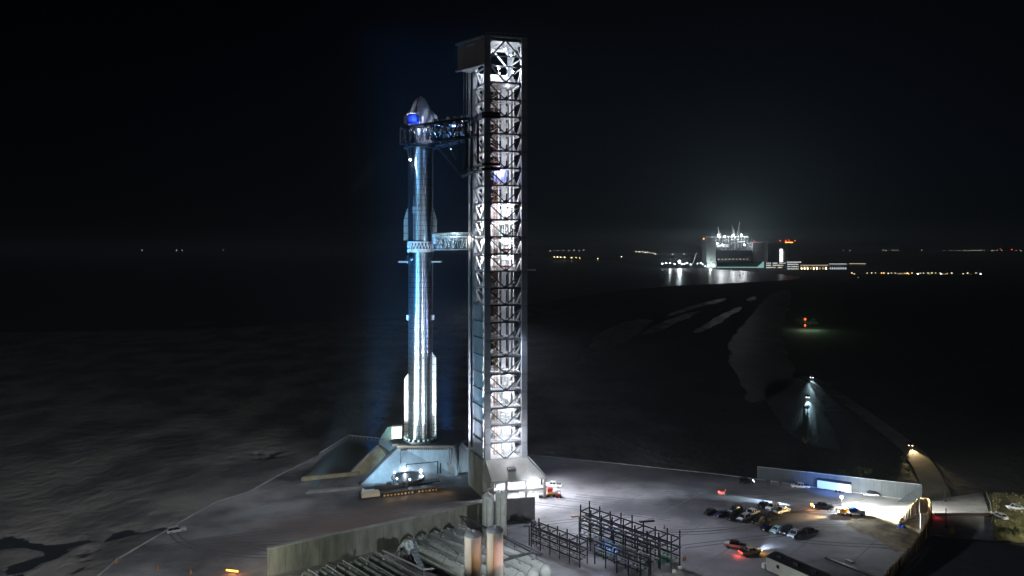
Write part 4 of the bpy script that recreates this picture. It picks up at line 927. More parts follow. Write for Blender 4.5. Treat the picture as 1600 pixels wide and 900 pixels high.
# light tower + flatbed
lt = thing('light_tower', G(1315, 799), 'portable lighting mast with one dazzling lamp beside the work truck', 'light tower')
p = G(1315, 799); MB().tube(p, p+Vector((0, 0, 4.0)), .12, 7).build('mast', M_steel, lt); MB().ball(p+Vector((0, 0, 4.3)), .42, 6).build('lamp_head', E_white, lt)
MB().box(p+Vector((0, 0, .5)), (1.8, 1.2, .8)).build('generator', M_yel, lt)
lamp(p+Vector((2.0, -.1, 4.0)), 60000, (.95, 1, .92), 'SPOT', .3, G(1366, 792), 120, .9, parent=lt)
lamp(p+Vector((.9, -.1, 4.2)), 7000, (.9, .97, 1), parent=lt, size=.3)
lamp(p+Vector((.9, .6, 4.2)), 420000, (1, 1, .86), 'SPOT', .3, G(1560, 815, 1.5), 70, .9, parent=lt)
ft = thing('work_truck', G(1324, 803), 'white flatbed work truck carrying blue and yellow gear under the lighting mast', 'work truck')
p = G(1324, 805); m = MB(); m.box(p+Vector((.8, 0, .95)), (5.2, 2.2, .3), -.12); fb = m.build('flatbed', M_white, ft)
MB().box(p+Vector((3.9, -.3, 1.1)), (1.6, 2.1, 1.5), -.12).build('cab', PAINT['white'], ft)
MB().box(p+Vector((-.6, .1, 1.6)), (1.5, 1.5, 1.0), -.12).build('yellow_crate', M_yel, ft); MB().box(p+Vector((1.6, .1, 1.7)), (2.2, 1.5, 1.2), -.12).build('blue_tank', M_blue, ft)
MB().box(p+Vector((-2.3, .3, 1.3)), (1.4, 1.6, 1.5), -.12).build('front_crate', M_tan, ft)
for x in (-1.6, 0.6, 3.6):
    for sg in (-1, 1): MB().tube(p+Vector((x, sg*.85-.1*x, .42)), p+Vector((x, sg*1.1-.1*x, .42)), .42, 12).build('wheel', M_tyre, ft)
MB().ball(p+Vector((-3.0, -.7, 1.4)), .3, 6).build('work_lamp', E_warm, ft); MB().ball(p+Vector((-.4, -1.1, 1.5)), .25, 6).build('work_lamp', E_orange, ft)
lamp(p+Vector((-3.4, -1.2, 1.6)), 26000, (1, .66, .28), 'SPOT', .2, p+Vector((-22, -1.5, 0)), 42, .8, parent=ft)
# trailers
tl = thing('box_trailer', G(1303, 771), 'white enclosed box trailer with dark roof behind the white pickup truck', 'trailer', rz=0)
a, c = G(1277, 765), G(1330, 773); d = (c-a).normalized(); s = Vector((-d.y, d.x, 0))
m = MB(); m.extr([a+Vector((0, 0, .6)), c+Vector((0, 0, .6)), c+Vector((0, 0, 3.1)), a+Vector((0, 0, 3.1))], s*2.4); m.build('body', M_white, tl)
m = MB(); m.extr([a+Vector((0, 0, 3.13)), c+Vector((0, 0, 3.13)), c+Vector((0, 0, 3.25)), a+Vector((0, 0, 3.25))], s*2.42); m.build('roof', M_dark, tl)
for x in (5.6, 6.7, 7.8):
    for sg in (-.02, 2.2): MB().tube(a+d*x+s*sg+Vector((0, 0, .4)), a+d*x+s*(sg+.2)+Vector((0, 0, .4)), .42, 12).build('wheel', M_tyre, tl)
MB().bar(a+s*1.2+Vector((0, 0, .6)), a+s*1.2-d*2.4+Vector((0, 0, .6)), .2).build('hitch', M_dark, tl)
tr2 = thing('office_trailer', G(1245, 905), 'large pale trailer with flat black roof and small square windows at the bottom edge', 'trailer')
H = 3.7; a, c = G(1197, 869.5, 3.7), G(1273, 903, 3.7); e = G(1222, 856.5, 3.7); a.z = c.z = e.z = 0; d = (c-a).normalized(); s = (e-a); s = s.normalized()*4.4; Ln = 14.6
c = a+d*Ln
m = MB(); m.extr([a+Vector((0, 0, .5)), c+Vector((0, 0, .5)), c+Vector((0, 0, H-.06)), a+Vector((0, 0, H-.06))], s); m.build('body', mat('trailer_side', (0.5, 0.52, 0.48), .55, var=.15, scale=.5), tr2)
m = MB(); o_ = -d*.1-s*.02; m.prism([(a+o_)[:2], (c+d*.1-s*.02)[:2], (c+d*.1+s*1.02)[:2], (a-d*.1+s*1.02)[:2]], H-.05, H+.08); m.build('roof', M_black, tr2)
for t in (3.0, 10.4): MB().bar(a+d*t-s.normalized()*.04+Vector((0, 0, 2.5)), a+d*(t+.7)-s.normalized()*.04+Vector((0, 0, 2.5)), .12, .8).build('window', M_glass, tr2)
for i in range(3): MB().box(a+d*(2.5+i*4.6)+s*.5+Vector((0, 0, H+.3)), (1.2, .9, .45), math.atan2(d.y, d.x)).build('roof_unit', M_dark, tr2)
for t in (6.5, 7.6, 8.7): MB().tube(a+d*t+s*.02+Vector((0, 0, .42)), a+d*t+s*.12+Vector((0, 0, .42)), .42, 12).build('wheel', M_tyre, tr2)
MB().box(a-d*1.0+s*.2+Vector((0, 0, .8)), (1.0, 1.0, 1.1), .5).build('tongue_box', M_white, tr2)
lamp(G(1240, 915, 1.4)+Vector((-4, -3, 0)), 500, (.95, 1, .8), size=.5)
m = MB(); m.bar(G(1290, 872)+Vector((0, 0, .2)), G(1372, 905)+Vector((0, 0, .2)), .9, .4); m.bar(G(1322, 876)+Vector((0, 0, .15)), G(1334, 880)+Vector((0, 0, .15)), .7, .3)
single(m, 'steel_beams', M_black, 'dark steel beams lying on the pavement behind the large trailer', 'beams')
# retaining wall on the right
rw_ = thing('screen_wall', G(1310, 770), 'long blue grey metal screen wall along the far edge of the parking area', 'wall')
a, c = G(1183, 748.5), G(1440, 783.5); d = (c-a).normalized(); s = Vector((-d.y, d.x, 0)); Ln = (c-a).length; nP = 22
M_scr = mat('screen_panel', (0.075, 0.088, 0.1), .6, var=.25, scale=.4)
for i in range(nP):
    p, q = a+d*(Ln*i/nP+.02), a+d*(Ln*(i+1)/nP-.02); h0 = 4.2+1.0*i/nP; h1 = 4.2+1.0*(i+1)/nP
    MB().extr([p, q, q+Vector((0, 0, h1)), p+Vector((0, 0, h0))], s*.35).build('panel', M_scr, rw_)
MB().bar(a+Vector((0, -.05, 4.35)), c+Vector((0, -.05, 5.3)), .45, .16).build('top_rail', M_steel, rw_)
m = MB(); m.extr([G(1402, 783.6), G(1440, 784.5), c+Vector((0, -.2, 5.1))], s*.3-s*.9); m.build('end_gusset', M_scr, rw_)
# sheet pile wall
sp = thing('sheet_pile_wall', G(1440, 830), 'curved rusty brown sheet pile wall around the dirt corner', 'wall')
arc = [(1405, 818), (1415, 812), (1425, 805), (1437, 800), (1450, 802), (1454, 812), (1452, 826), (1445, 842), (1434, 857), (1420, 872), (1405, 886), (1388, 903), (1365, 930)]
hs = [1.0, 2.2, 3.6, 4.6, 5.0, 5.0, 4.6, 4.0, 3.4, 3.0, 2.6, 2.4, 2.4]
AP = [G(x, y+2) for x, y in arc]
for i in range(len(AP)-1):
    p, q = AP[i], AP[i+1]; k = max(2, int((q-p).length/.9)); dd_ = (q-p).normalized(); s_ = Vector((-dd_.y, dd_.x, 0)); m = MB()
    for j in range(k):
        t0_, t1_ = j/k, (j+1)/k; h = hs[i]+(hs[i+1]-hs[i])*t0_; h += rnd.uniform(-.15, .15); off = s_*(.18 if j % 2 else -.1)
        m.extr([p.lerp(q, t0_)+off, p.lerp(q, t1_)+off, p.lerp(q, t1_)+off+Vector((0, 0, h)), p.lerp(q, t0_)+off+Vector((0, 0, h))], s_*.22)
    m.build('sheet_pile_panel', M_rust, sp)
for i, (x, y) in enumerate(((1406, 825), (1412, 827))):
    m = MB(); p = G(x, y); m.lathe([(0, 0), (.55, .0), (.6, .5), (.55, 1.1), (0, 1.15)], p, 12); single(m, 'blue_drum', M_blue, ('blue drum by the dirt corner, first of the pair', 'blue drum by the dirt corner, nearer the rusty wall')[i], 'drum', smooth=True)
m = MB(); p = G(1405, 829); m.box(p+Vector((0, 0, .15)), (4.6, 2.2, .3), .2); single(m, 'tarp_sheet', M_white, 'white sheet spread on the dirt under the blue drums', 'sheet')
m = MB(); p = G(1438, 826); m.tube(p, p+Vector((0, 0, 4.4)), .1, 6); single(m, 'white_pole', M_wpipe, 'thin white pole against the rusty sheet pile wall', 'pole')
m = MB(); p = G(1488, 833); m.extr([p+Vector((-.5, 0, 0)), p+Vector((.6, 0, 0)), p+Vector((.5, 0, 1.6)), p+Vector((0, 0, 2.1))], (0, .6, 0)); single(m, 'yellow_barrier', M_yel, 'yellow barrier by the dark near side of the access road', 'barrier')
for i, (x, y) in enumerate(((1476, 783), (1478, 824))):
    m = MB(); p = G(x, y); m.tube(p, p+Vector((0, 0, 5.5 if i else 3)), .14, 6); m.box(p+Vector((0, 0, .2)), (.7, .7, .4)); single(m, 'gate_post', M_black, ('dark gate post at the far edge of the access road', 'taller dark gate post standing in the access road')[i], 'gate post')
m = MB(); m.bar(G(1478, 806)+Vector((-3, 0, .35)), G(1478, 806)+Vector((16, 0, .35)), 1.2, .5); single(m, 'road_shadow_bar', mat('shadow_bar_dark', (0.05, 0.02, 0.02), .7), 'long low dark bar standing in for a shadow across the access road, red lit at one end', 'barrier')  # added dark bar takes the place of a shadow band on the road
lamp(G(1466, 805, .4)+Vector((-1, -1.0, .6)), 40, (1, .05, .05), size=.2)
m = MB()
for a_, b_ in zip([(1541, 771), (1549, 790), (1553, 815), (1554, 843)], [(1549, 790), (1553, 815), (1554, 843), (1554, 846)]): m.bar(G(*a_)+Vector((0, 0, .4)), G(*b_)+Vector((0, 0, .4)), .25, .8)
single(m, 'guard_rail', M_dark, 'dark guard rail between the access road and the grass', 'guard rail')
# lift, cones, signs
bl = thing('boom_lift', G(861, 775), 'orange boom lift parked at the corner of the bright base hall', 'boom lift')
p = G(861, 775.5); MB().box(p+Vector((0, 0, .8)), (2.6, 1.6, .7), .1).build('chassis', M_orange, bl); MB().bar(p+Vector((-.9, 0, 1.2)), p+Vector((.6, 0, 2.6)), .5).build('boom', M_orange, bl)
MB().box(p+Vector((-.4, 0, 2.2)), (1.6, 1.2, 1.2), .1).build('basket', M_red, bl)
for x in (-.9, .9):
    for sg in (-.8, .8): MB().tube(p+Vector((x, sg-.1, .45)), p+Vector((x, sg+.15, .45)), .45, 10).build('wheel', M_tyre, bl)
fk = thing('forklift', G(873, 777), 'small red forklift right of the orange boom lift', 'forklift')
p = G(873, 777.5); MB().box(p+Vector((0, 0, .7)), (1.5, 1.1, .9)).build('body', M_red, fk); m = MB(); m.bar(p+Vector((-.9, -.3, 0)), p+Vector((-.9, -.3, 2.2)), .12); m.bar(p+Vector((-.9, .3, 0)), p+Vector((-.9, .3, 2.2)), .12); m.build('mast', M_dark, fk)
m = MB()
for x, y in ((-.6, -.5), (.6, -.5), (.6, .5), (-.6, .5)): m.bar(p+Vector((x, y, 1.1)), p+Vector((x*.8, y*.8, 2.1)), .08)
m.box(p+Vector((0, 0, 2.12)), (1.1, 1, .08)); m.build('cage', M_dark, fk)
for x in (-.55, .55):
    for sg in (-.5, .5): MB().tube(p+Vector((x, sg-.1, .3)), p+Vector((x, sg+.1, .3)), .3, 10).build('wheel', M_tyre, fk)
m = MB(); m.box(G(848, 775, .4), (2.6, 1.2, .8), .1); single(m, 'concrete_barrier', M_dark, 'short dark block at the foot of the base hall corner post', 'barrier')
ge = thing('red_generator', G(1127, 774), 'small red wheeled generator in the pale headlight streak', 'generator')
p = G(1127, 773.5); MB().box(p+Vector((0, 0, .8)), (1.9, .9, .8)).build('housing', M_red, ge); MB().tube(p+Vector((.7, -.5, .35)), p+Vector((.7, .5, .35)), .35, 10).build('wheel', M_tyre, ge); MB().bar(p+Vector((.9, 0, .8)), p+Vector((1.5, 0, 1.9)), .12).build('handle', M_red, ge)
MB().box(p+Vector((-.9, -.4, 1.2)), (.5, .12, .35)).build('panel_lamp', E_red, ge)
def cone(x, y, label, group):
    t = thing('traffic_cone', G(x, y), label, 'traffic cone', group); p = G(x, y); MB().box(p+Vector((0, 0, .04)), (.7, .7, .08)).build('cone_base', M_orange, t)
    MB().lathe([(.28, .08), (.06, 1.1), (0, 1.12)], p, 10).build('cone_body', M_orange, t)
for x, y, lb in ((182, 879, 'orange traffic cone at the pavement corner, leftmost of three on the dark pavement'), (247, 890, 'orange traffic cone between the two others at the bottom of the pavement'), (298, 896, 'orange traffic cone nearest the glowing orange lamp')): cone(x, y, lb, 'cones on the near pavement')
cone(1038, 826, 'lone orange cone right of the long pipe rack', 'cones by the rack'); cone(1068, 876, 'orange cone at the end of the long pipe rack, left one of two', 'cones by the rack'); cone(1071, 874, 'orange cone at the end of the long pipe rack, right one of two', 'cones by the rack')
ol = thing('barricade_light', G(362, 899), 'glowing orange barricade light bar near the end of the concrete wall', 'barricade light')
p = G(362, 898); MB().bar(p+Vector((-1.5, .5, .9)), p+Vector((1.6, -.2, .9)), .2, .3).build('light_bar', E_orange, ol); m = MB(); m.tube(p+Vector((-1.3, .4, 0)), p+Vector((-1.3, .4, .9)), .07); m.tube(p+Vector((1.4, -.1, 0)), p+Vector((1.4, -.1, .9)), .07); m.build('leg', M_dark, ol)
lamp(p+Vector((1, -1.5, 1.6)), 420, (1, .38, .1), size=.4)
lamp(G(404, 905, 3.5), 1100, (1, .75, .42), size=.6)
for i, (x, y) in enumerate(((1201, 759), (1220, 761))):
    t = thing('utility_cabinet', G(x, y), ('small dark utility cabinet with a pale side, closer to the black car', 'small dark utility cabinet closer to the white pickup truck')[i], 'utility cabinet'); p = G(x, y)
    MB().box(p+Vector((0, 0, 1.2)), (1.3 if i == 0 else .9, .8, 1.2)).build('cabinet_body', M_dark, t)
    for sx_ in (-.45, .45): MB().bar(p+Vector((sx_, 0, 0)), p+Vector((sx_, 0, .6)), .1).build('leg', M_dark, t)
    if i == 0: MB().box(p+Vector((.75, 0, 1.2)), (.2, .6, 1.0)).build('side_panel', M_wpipe, t)
for i, pts in enumerate((((893, 808), (921, 805)), ((999, 816), (1022, 814)))):
    m = MB(); m.bar(G(*pts[0])+Vector((0, 0, .15)), G(*pts[1])+Vector((0, 0, .15)), .8, .3); single(m, 'timber_plank', M_wood if i == 0 else M_black, ('tan timber lying on the pavement behind the long rack', 'dark beam lying on the pavement behind the long rack')[i], 'timber')

bw = thing('wrapped_unit', PT(645.5, 193, 242.6), 'blue wrapped boxy unit standing on the arm end in front of the nose cone', 'wrapped unit')
MB().lathe([(0, 0), (2.2, 0), (2.3, 1.2), (2.1, 2.6), (1.5, 3.3), (0, 3.4)], PT(645.5, 193, 242.6), 14).build('cover', mat('blue_cover', (.02, .07, .6), .5, var=.5, scale=1.2, bump=.4, bscale=1.5), bw, smooth=True)
MB().lathe([(1.9, 3.1), (2.2, 3.1), (2.2, 3.35), (1.9, 3.35), (1.9, 3.1)], PT(645.5, 193, 242.6), 14).build('rim_band', M_white, bw)
lamp(PT(645, 184, 237.5), 1600, (.5, .6, 1), size=.3)
# rubber tracks and slab joints on the concrete
M_mark = mat('tyre_mark', (0.11, 0.11, 0.12), .8, var=.4, scale=.4); M_joint = mat('slab_joint', (0.15, 0.15, 0.155), .9)
def in_pad(x, y):
    c = False; Q = [G(a, b_) for a, b_ in PAD]
    for a, b_ in zip(Q, Q[1:]+Q[:1]):
        if (a.y > y) != (b_.y > y) and x < (b_.x-a.x)*(y-a.y)/(b_.y-a.y)+a.x: c = not c
    return c
def ribbon(mb, pts, w_, z):
    for a, b_ in zip(pts, pts[1:]):
        if not (in_pad(a[0], a[1]) and in_pad(b_[0], b_[1])): continue
        d = Vector((b_[0]-a[0], b_[1]-a[1], 0)).normalized(); n_ = Vector((-d.y, d.x, 0))*w_/2; A_, B_ = Vector((a[0], a[1], z)), Vector((b_[0], b_[1], z))
        mb.add([A_-n_, B_-n_, B_+n_, A_+n_], [(0, 1, 2, 3)])
rk = random.Random(5); m = MB()
for k in range(26):
    x0, y0, h_ = rk.uniform(5, 120), rk.uniform(172, 235), rk.uniform(-.5, .3)+(3.14 if k % 2 else 0)
    if k > 19: x0, y0 = rk.uniform(-110, -40), rk.uniform(175, 225)
    cv = rk.uniform(-.025, .025); L1, L2 = [], []
    for i in range(rk.randint(12, 34)):
        x0 += math.cos(h_)*2; y0 += math.sin(h_)*2; h_ += cv; cv += rk.uniform(-.008, .008)
        L1.append((x0-math.sin(h_)*.9, y0+math.cos(h_)*.9)); L2.append((x0+math.sin(h_)*.9, y0-math.cos(h_)*.9))
    ribbon(m, L1, .42, .008+k*.0006); ribbon(m, L2, .42, .008+k*.0006)
o = m.build('tyre_marks', M_mark); o['kind'] = 'structure'
m = MB()
for i in range(-8, 18):
    p0_ = Vector((-60, 210, 0))+dv*i*13
    ribbon(m, [tuple((p0_+ev*t*4)[:2]) for t in range(-20, 34)], .2, .004)
o = m.build('slab_joints', M_joint); o['kind'] = 'structure'
# ------------------------------------------------------------------ shrubs and marsh plants
def shrub(p, r, h, label, group, seed, nleaf=170):
    rd = random.Random(seed); t = thing('shrub', p, label, 'shrub', group); m = MB()
    for i in range(7): a = rd.uniform(0, 6.28); m.tube(p, p+Vector((math.cos(a)*r*.6, math.sin(a)*r*.6, h*rd.uniform(.5, .9))), .07, 5, .02)
    m.build('stem', M_wood, t); m = MB(); cl = [(p+Vector((rd.gauss(0, r*.45), rd.gauss(0, r*.45), h*rd.uniform(.35, .95)))) for _ in range(9)]
    for i in range(nleaf):
        c = rd.choice(cl)+Vector((rd.gauss(0, r*.16), rd.gauss(0, r*.16), rd.gauss(0, h*.09))); e1 = Vector((rd.uniform(-1, 1), rd.uniform(-1, 1), rd.uniform(-1, 1))).normalized()*.2*r; e2 = Vector((rd.uniform(-1, 1), rd.uniform(-1, 1), rd.uniform(-1, 1))).normalized()*.13*r
        m.add([c-e1, c+e2, c+e1, c-e2], [(0, 1, 2, 3)])
    m.build('foliage', M_leaf, t)
for i, (x, y, r_, h_, lb) in enumerate(((1345, 746, 2.6, 4.2, 'pale lit shrub behind the long screen wall'), (1319, 744, 1.6, 2.2, 'small dim shrub behind the screen wall, left of the pale one'), (1412, 722, 1.4, 2.4, 'slim shrub catching warm light by the dirt track'),
        (1419, 738, 1.3, 2.0, 'low shrub below the slim one by the dirt track'), (1417, 749, 1.2, 1.8, 'lowest small shrub by the dirt track'), (1262, 640, 1.8, 2.6, 'dark shrub standing in the blue white light on the flats'), (1258, 693, 2.2, 3.0, 'bushy plant at the near end of the lit flats'),
        (1275, 690, 1.6, 2.4, 'second bushy plant at the near end of the lit flats'), (1590, 838, 2.2, 2.4, 'grassy bush at the corner of the lit grass'), (1262, 508, 7.0, 7.0, 'green lit bush around the red lamp by the lagoon'), (1251, 507, 7.0, 6.5, 'green lit bush left of the red lamp by the lagoon'))):
    shrub(G(x, y, -1.6 if y < 780 else -.1), r_, h_, lb, 'shrubs on the flats', 50+i)
mp_ = thing('marker_post', G(1257, 512, -1.5), 'post with two red lamps glowing among green lit bushes by the lagoon', 'marker post')
p = G(1258, 513, -1.5); MB().tube(p, p+Vector((0, 0, 9)), .2, 6).build('post', M_dark, mp_); MB().ball(p+Vector((0, 0, 9.4)), 1.0, 6).build('red_lamp', E_red, mp_); MB().ball(p+Vector((0, 0, 3.0)), .9, 6).build('red_lamp', E_red, mp_)
lamp(p+Vector((-5, -12, 7)), 6000, (.75, 1, .6), size=1); lamp(p+Vector((5, -12, 6)), 4000, (.5, 1, .55), size=1)
m = MB()
for i in range(60):
    p = G(1258+rnd.gauss(0, 14), 665+rnd.gauss(0, 22), -1.5); q = p+Vector((rnd.uniform(-.6, .6), rnd.uniform(-.6, .6), rnd.uniform(.6, 2.2))); m.tube(p, q, .08, 4, .02)
for a_, b_ in (((1258, 625), (1257, 692)), ((1274, 640), (1279, 700))):
    A_, B_ = G(*a_, -1.45), G(*b_, -1.45); m.bar(A_+Vector((0, 0, .2)), B_+Vector((0, 0, .2)), .35, .3)
o = m.build('marsh_reeds', M_leaf); o['kind'] = 'stuff'; props(o, 'sparse reeds and debris lines on the lit flats', 'reeds')
m = MB()
for i in range(2600):
    t = rnd.random(); x = 1545+t*110+rnd.uniform(-4, 4); y = 772+rnd.random()*68; p = G(x, y, -.25)
    if p.x < G(1543, y, 0).x+1: continue
    a = rnd.uniform(0, 3.14); s_ = Vector((math.cos(a)*.1, math.sin(a)*.1, 0)); m.add([p-s_, p+s_, p+Vector((rnd.uniform(-.2, .2), rnd.uniform(-.2, .2), rnd.uniform(.4, 1.0)))], [(0, 1, 2)])
o = m.build('grass', M_grass); o['kind'] = 'stuff'; props(o, 'dry yellow grass beyond the access road', 'grass')

# ------------------------------------------------------------------ far factory and town
def FP(x, y, Y=3000): return PT(x, y, Y)
fa = thing('assembly_building', FP(1150, 418), 'huge floodlit assembly building with open lattice top across the bay', 'building')
def fbox(x0, x1, y0, y1, Y, depth, name, m, parent):
    a, c = PT(x0, y1, Y), PT(x1, y0, Y); mb = MB(); mb.box(((a.x+c.x)/2, Y+depth/2, (a.z+c.z)/2), (c.x-a.x, depth, c.z-a.z)); return mb.build(name, m, parent)
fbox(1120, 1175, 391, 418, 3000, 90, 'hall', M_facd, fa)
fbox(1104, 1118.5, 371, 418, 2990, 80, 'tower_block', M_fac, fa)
m = MB()
for i in range(15):
    a = FP(1104+i*5.0, 369, 2985); c = FP(1104+i*5.0, 391, 2985); m.bar(a, c, 1.4); m.bar(a+Vector((0, 50, 0)), c+Vector((0, 50, 0)), 1.4); m.bar(a, a+Vector((0, 50, 0)), 1.2)
for y in (370, 374.5, 379, 383.5, 388): 
    for dy in (0, 50): m.bar(FP(1104, y, 2985)+Vector((0, dy, 0)), FP(1175, y, 2985)+Vector((0, dy, 0)), 1.3)
m.build('lattice_frame', M_fac, fa)
fbox(1120, 1140, 382, 386, 2992, 6, 'lit_floor', E_soft, fa); fbox(1153, 1164, 377, 378.5, 2992, 4, 'lit_floor', E_soft, fa)
for i in range(26):
    x = rnd.uniform(1119, 1160); y = rnd.choice((374.5, 379, 383.5, 388)); a = FP(x, y, 2990); MB().box(a-Vector((0, 0, 2)), (rnd.uniform(2, 8), 3, rnd.uniform(2, 6))).build('scaffold_panel', M_white, fa)
for x, y in ((1122, 367.5), (1124, 370), (1132.5, 369.5), (1145.5, 367.5), (1158.5, 367), (1121, 380.5), (1163, 382.5), (1129, 382.5)):
    MB().ball(FP(x, y, 2980), 2.6, 6).build('floodlight', E_white, fa); 
for x in (1127, 1145, 1160): lamp(FP(x, 371, 3000), 3.4e5, (.9, .95, 1), size=3, parent=fa)
lamp(FP(1110, 415, 2960), 2.0e5, (.85, 1, .95), size=3, parent=fa)
for x, y, tx in ((1124, 354, 1121), (1147, 351, 1143), (1151, 346, 1156)):
    t = thing('roof_crane', FP(x, 369, 3010), {1124: 'thin crane mast on the assembly building, shortest and leftmost', 1147: 'thin leaning crane mast on the assembly building, middle one', 1151: 'tallest thin crane mast on the assembly building'}[x], 'crane', 'cranes on the assembly building')
    MB().bar(FP(x, 370, 3010), FP(tx, y, 3010), 1.2).build('mast', M_fac, t); MB().bar(FP(tx, y, 3010), FP(x+3, 370, 3010), .9).build('jib', M_fac, t)
f2 = thing('office_block', FP(1187, 415), 'grey windowless block adjoining the assembly building', 'building'); fbox(1175.5, 1200, 377.5, 415, 3020, 80, 'block', M_fac, f2); fbox(1191, 1191.6, 378, 407, 3018, 1, 'joint', M_facd, f2)
f3 = thing('long_shed', FP(1150, 418, 2900), 'long low shed with teal lit front and lit gable before the assembly building', 'shed')
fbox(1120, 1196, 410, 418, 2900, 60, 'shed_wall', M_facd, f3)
m = MB(); m.extr([FP(1120, 409, 2898), FP(1192, 409, 2898), FP(1181, 418.5, 2880), FP(1119, 417, 2880)], (0, 0, -2)); m.build('roof', mat('teal_roof', (0.1, 0.2, 0.2), .6), f3)
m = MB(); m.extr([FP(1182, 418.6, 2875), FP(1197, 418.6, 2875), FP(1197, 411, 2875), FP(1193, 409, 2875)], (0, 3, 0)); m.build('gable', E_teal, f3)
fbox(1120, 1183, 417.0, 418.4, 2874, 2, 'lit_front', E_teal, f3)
f4 = thing('glass_office', FP(1212, 422, 2850), 'low glass office block with lit floors right of the teal gable', 'building')
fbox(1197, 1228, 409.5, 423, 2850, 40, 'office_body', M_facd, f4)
for y in (411.3, 414.6, 418, 421.3):
    for i in range(12): 
        if rnd.random() < .85: fbox(1197.4+i*2.55, 1199.4+i*2.55, y-.9, y+.7, 2848, 1, 'window', rnd.choice([E_soft, E_softw, E_soft]), f4)
f5 = thing('corner_office', FP(1240, 424, 2800), 'three storey office with violet white lights at its flared roof', 'building')
fbox(1230, 1249, 412, 425, 2800, 40, 'office_body', M_facd, f5); fbox(1230.5, 1252, 409, 410.3, 2798, 8, 'roof_light', E_soft, f5)
for y in (413, 416.6, 420.2, 423.4):
    for i in range(7): fbox(1230.5+i*2.6, 1232.4+i*2.6, y-.8, y+.8, 2797, 1, 'window', rnd.choice([E_soft, E_softw]), f5)
for i, (x0, x1, y0, lb) in enumerate(((1251, 1294, 414, 'long low cream warehouse with yellow wall lamps'), (1296, 1323, 412, 'boxy shed with lit outline at the end of the factory row'), (1327, 1353, 411.5, 'thin far hall with a yellow lit roof line'))):
    t = thing('warehouse', FP((x0+x1)/2, 423, 2800), lb, 'warehouse'); fbox(x0, x1, y0+1, 424.5 if i < 2 else 415, 2800, 40, 'warehouse_body', M_fac, t); fbox(x0, x1, y0, y0+.8, 2797, 2, 'roof_edge_light', (E_softw, E_soft, E_softw)[i], t)
    if i < 2:
        for k in range(9): fbox(x0+1+k*(x1-x0)/9, x0+2.2+k*(x1-x0)/9, 418, 422.5, 2797, 1, 'wall_lamp', rnd.choice([E_softw, E_warm]) if i == 0 else E_soft, t)
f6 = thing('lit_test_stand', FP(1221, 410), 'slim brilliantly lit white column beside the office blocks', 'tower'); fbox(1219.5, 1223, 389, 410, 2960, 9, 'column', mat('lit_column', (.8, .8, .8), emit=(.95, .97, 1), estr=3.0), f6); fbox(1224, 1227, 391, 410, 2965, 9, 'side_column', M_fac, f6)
tc_ = thing('tower_crane', FP(1232, 415, 2950), 'distant tower crane with red lamps along its jib', 'crane')
MB().bar(FP(1233, 415, 2950), FP(1233, 375, 2950), 1.5).build('mast', M_facd, tc_); MB().bar(FP(1217, 377.5, 2950), FP(1242, 377.5, 2950), 1.2).build('jib', M_facd, tc_)
for x, y in ((1219, 376), (1228, 376), (1233, 375.6), (1242, 376)): MB().ball(FP(x, y, 2945), 2.2, 6).build('red_lamp', E_red, tc_)
fbox(1227, 1239, 378.2, 379.2, 2944, 2, 'lit_jib', E_orange, tc_)
bm_ = thing('mobile_crane', FP(1086, 415, 2900), 'lamplit mobile crane boom left of the assembly building', 'crane'); MB().bar(FP(1082, 413, 2900), FP(1088.5, 395, 2900), 2.2).build('boom', mat('boom_glow', (.8, .8, .8), emit=(.8, .9, 1), estr=.15), bm_); MB().box(FP(1081, 415, 2900), (8, 5, 5)).build('crane_body', M_fac, bm_)  # boom glows faintly in place of lamplight falling on it
# lamps: far and many
def far_lamps(name, pts, Y, r, m, label, group, cat='lamp', lampm=None):
    proto = None
    for x, y in pts:
        p = PT(x, y, Y)
        if proto is None:
            me_ = MB().ball((0, 0, 0), r, 5); proto = me_.build(name, m, None); props(proto, label, cat, group); o = proto
        else: o = proto.copy(); COL.objects.link(o)
        o.location = p; s_ = rnd.uniform(.7, 1.25); o.scale = (s_, s_, s_)
far_lamps('shore_lamp', [(1035, 412), (1041, 411), (1047, 411), (1054, 412.5), (1070, 412), (1074, 411), (1090, 412), (1095, 411), (1098, 413), (1102, 416), (1066, 412.5), (1079, 413)], 2900, 1.9, E_cool, 'small white lamp along the far shore left of the assembly building', 'white lamps on the far shore')
far_lamps('flood_lamp', [(1061.5, 409)], 2900, 4.2, E_white, 'brightest white floodlight on the far shore, mirrored in the bay', None)
lamp(PT(1061.5, 408, 2890), 4.0e5, (.8, .92, 1), size=4); lamp(PT(1047, 410, 2890), 1e5, (.8, .92, 1), size=4)
far_lamps('masthead_lamp', [(1051, 397), (1069, 397)], 2950, 2.2, mat('lamp_dim', (1, 1, 1), emit=(.5, .65, .75), estr=.5), 'dim pale lamp hanging above the shore floodlight', 'dim masthead lamps')
far_lamps('amber_lamp', [(1099.5, 373)], 2980, 2.8, E_orange, 'lone amber lamp beside the top of the assembly building', None)
far_lamps('roof_red_lamp', [(1178, 376.5)], 2980, 2.0, E_red, 'lone red lamp on the roof of the grey block', None)
far_lamps('town_lamp', [(x, 428+math.sin(x)*1.6) for x in (1331, 1362, 1368, 1377, 1381, 1388, 1393, 1399, 1404, 1410, 1413, 1421, 1425, 1443, 1447, 1452, 1456, 1462, 1466, 1473, 1480, 1487, 1512, 1517, 1553, 1560, 1335, 1355, 1372, 1384, 1396, 1407, 1418, 1428, 1438, 1450, 1459, 1469, 1477, 1498, 1505, 1525, 1541)], 2250, 1.8, E_warm2, 'tiny yellowish lamp in the row of town lights', 'town lights')
far_lamps('town_flood', [(1357.5, 430), (1434, 428), (1470, 428.5), (1532, 428.5), (1546, 430.5)], 2250, 1.7, E_cool, 'bright white lamp standing out in the row of town lights', 'bright town lights')
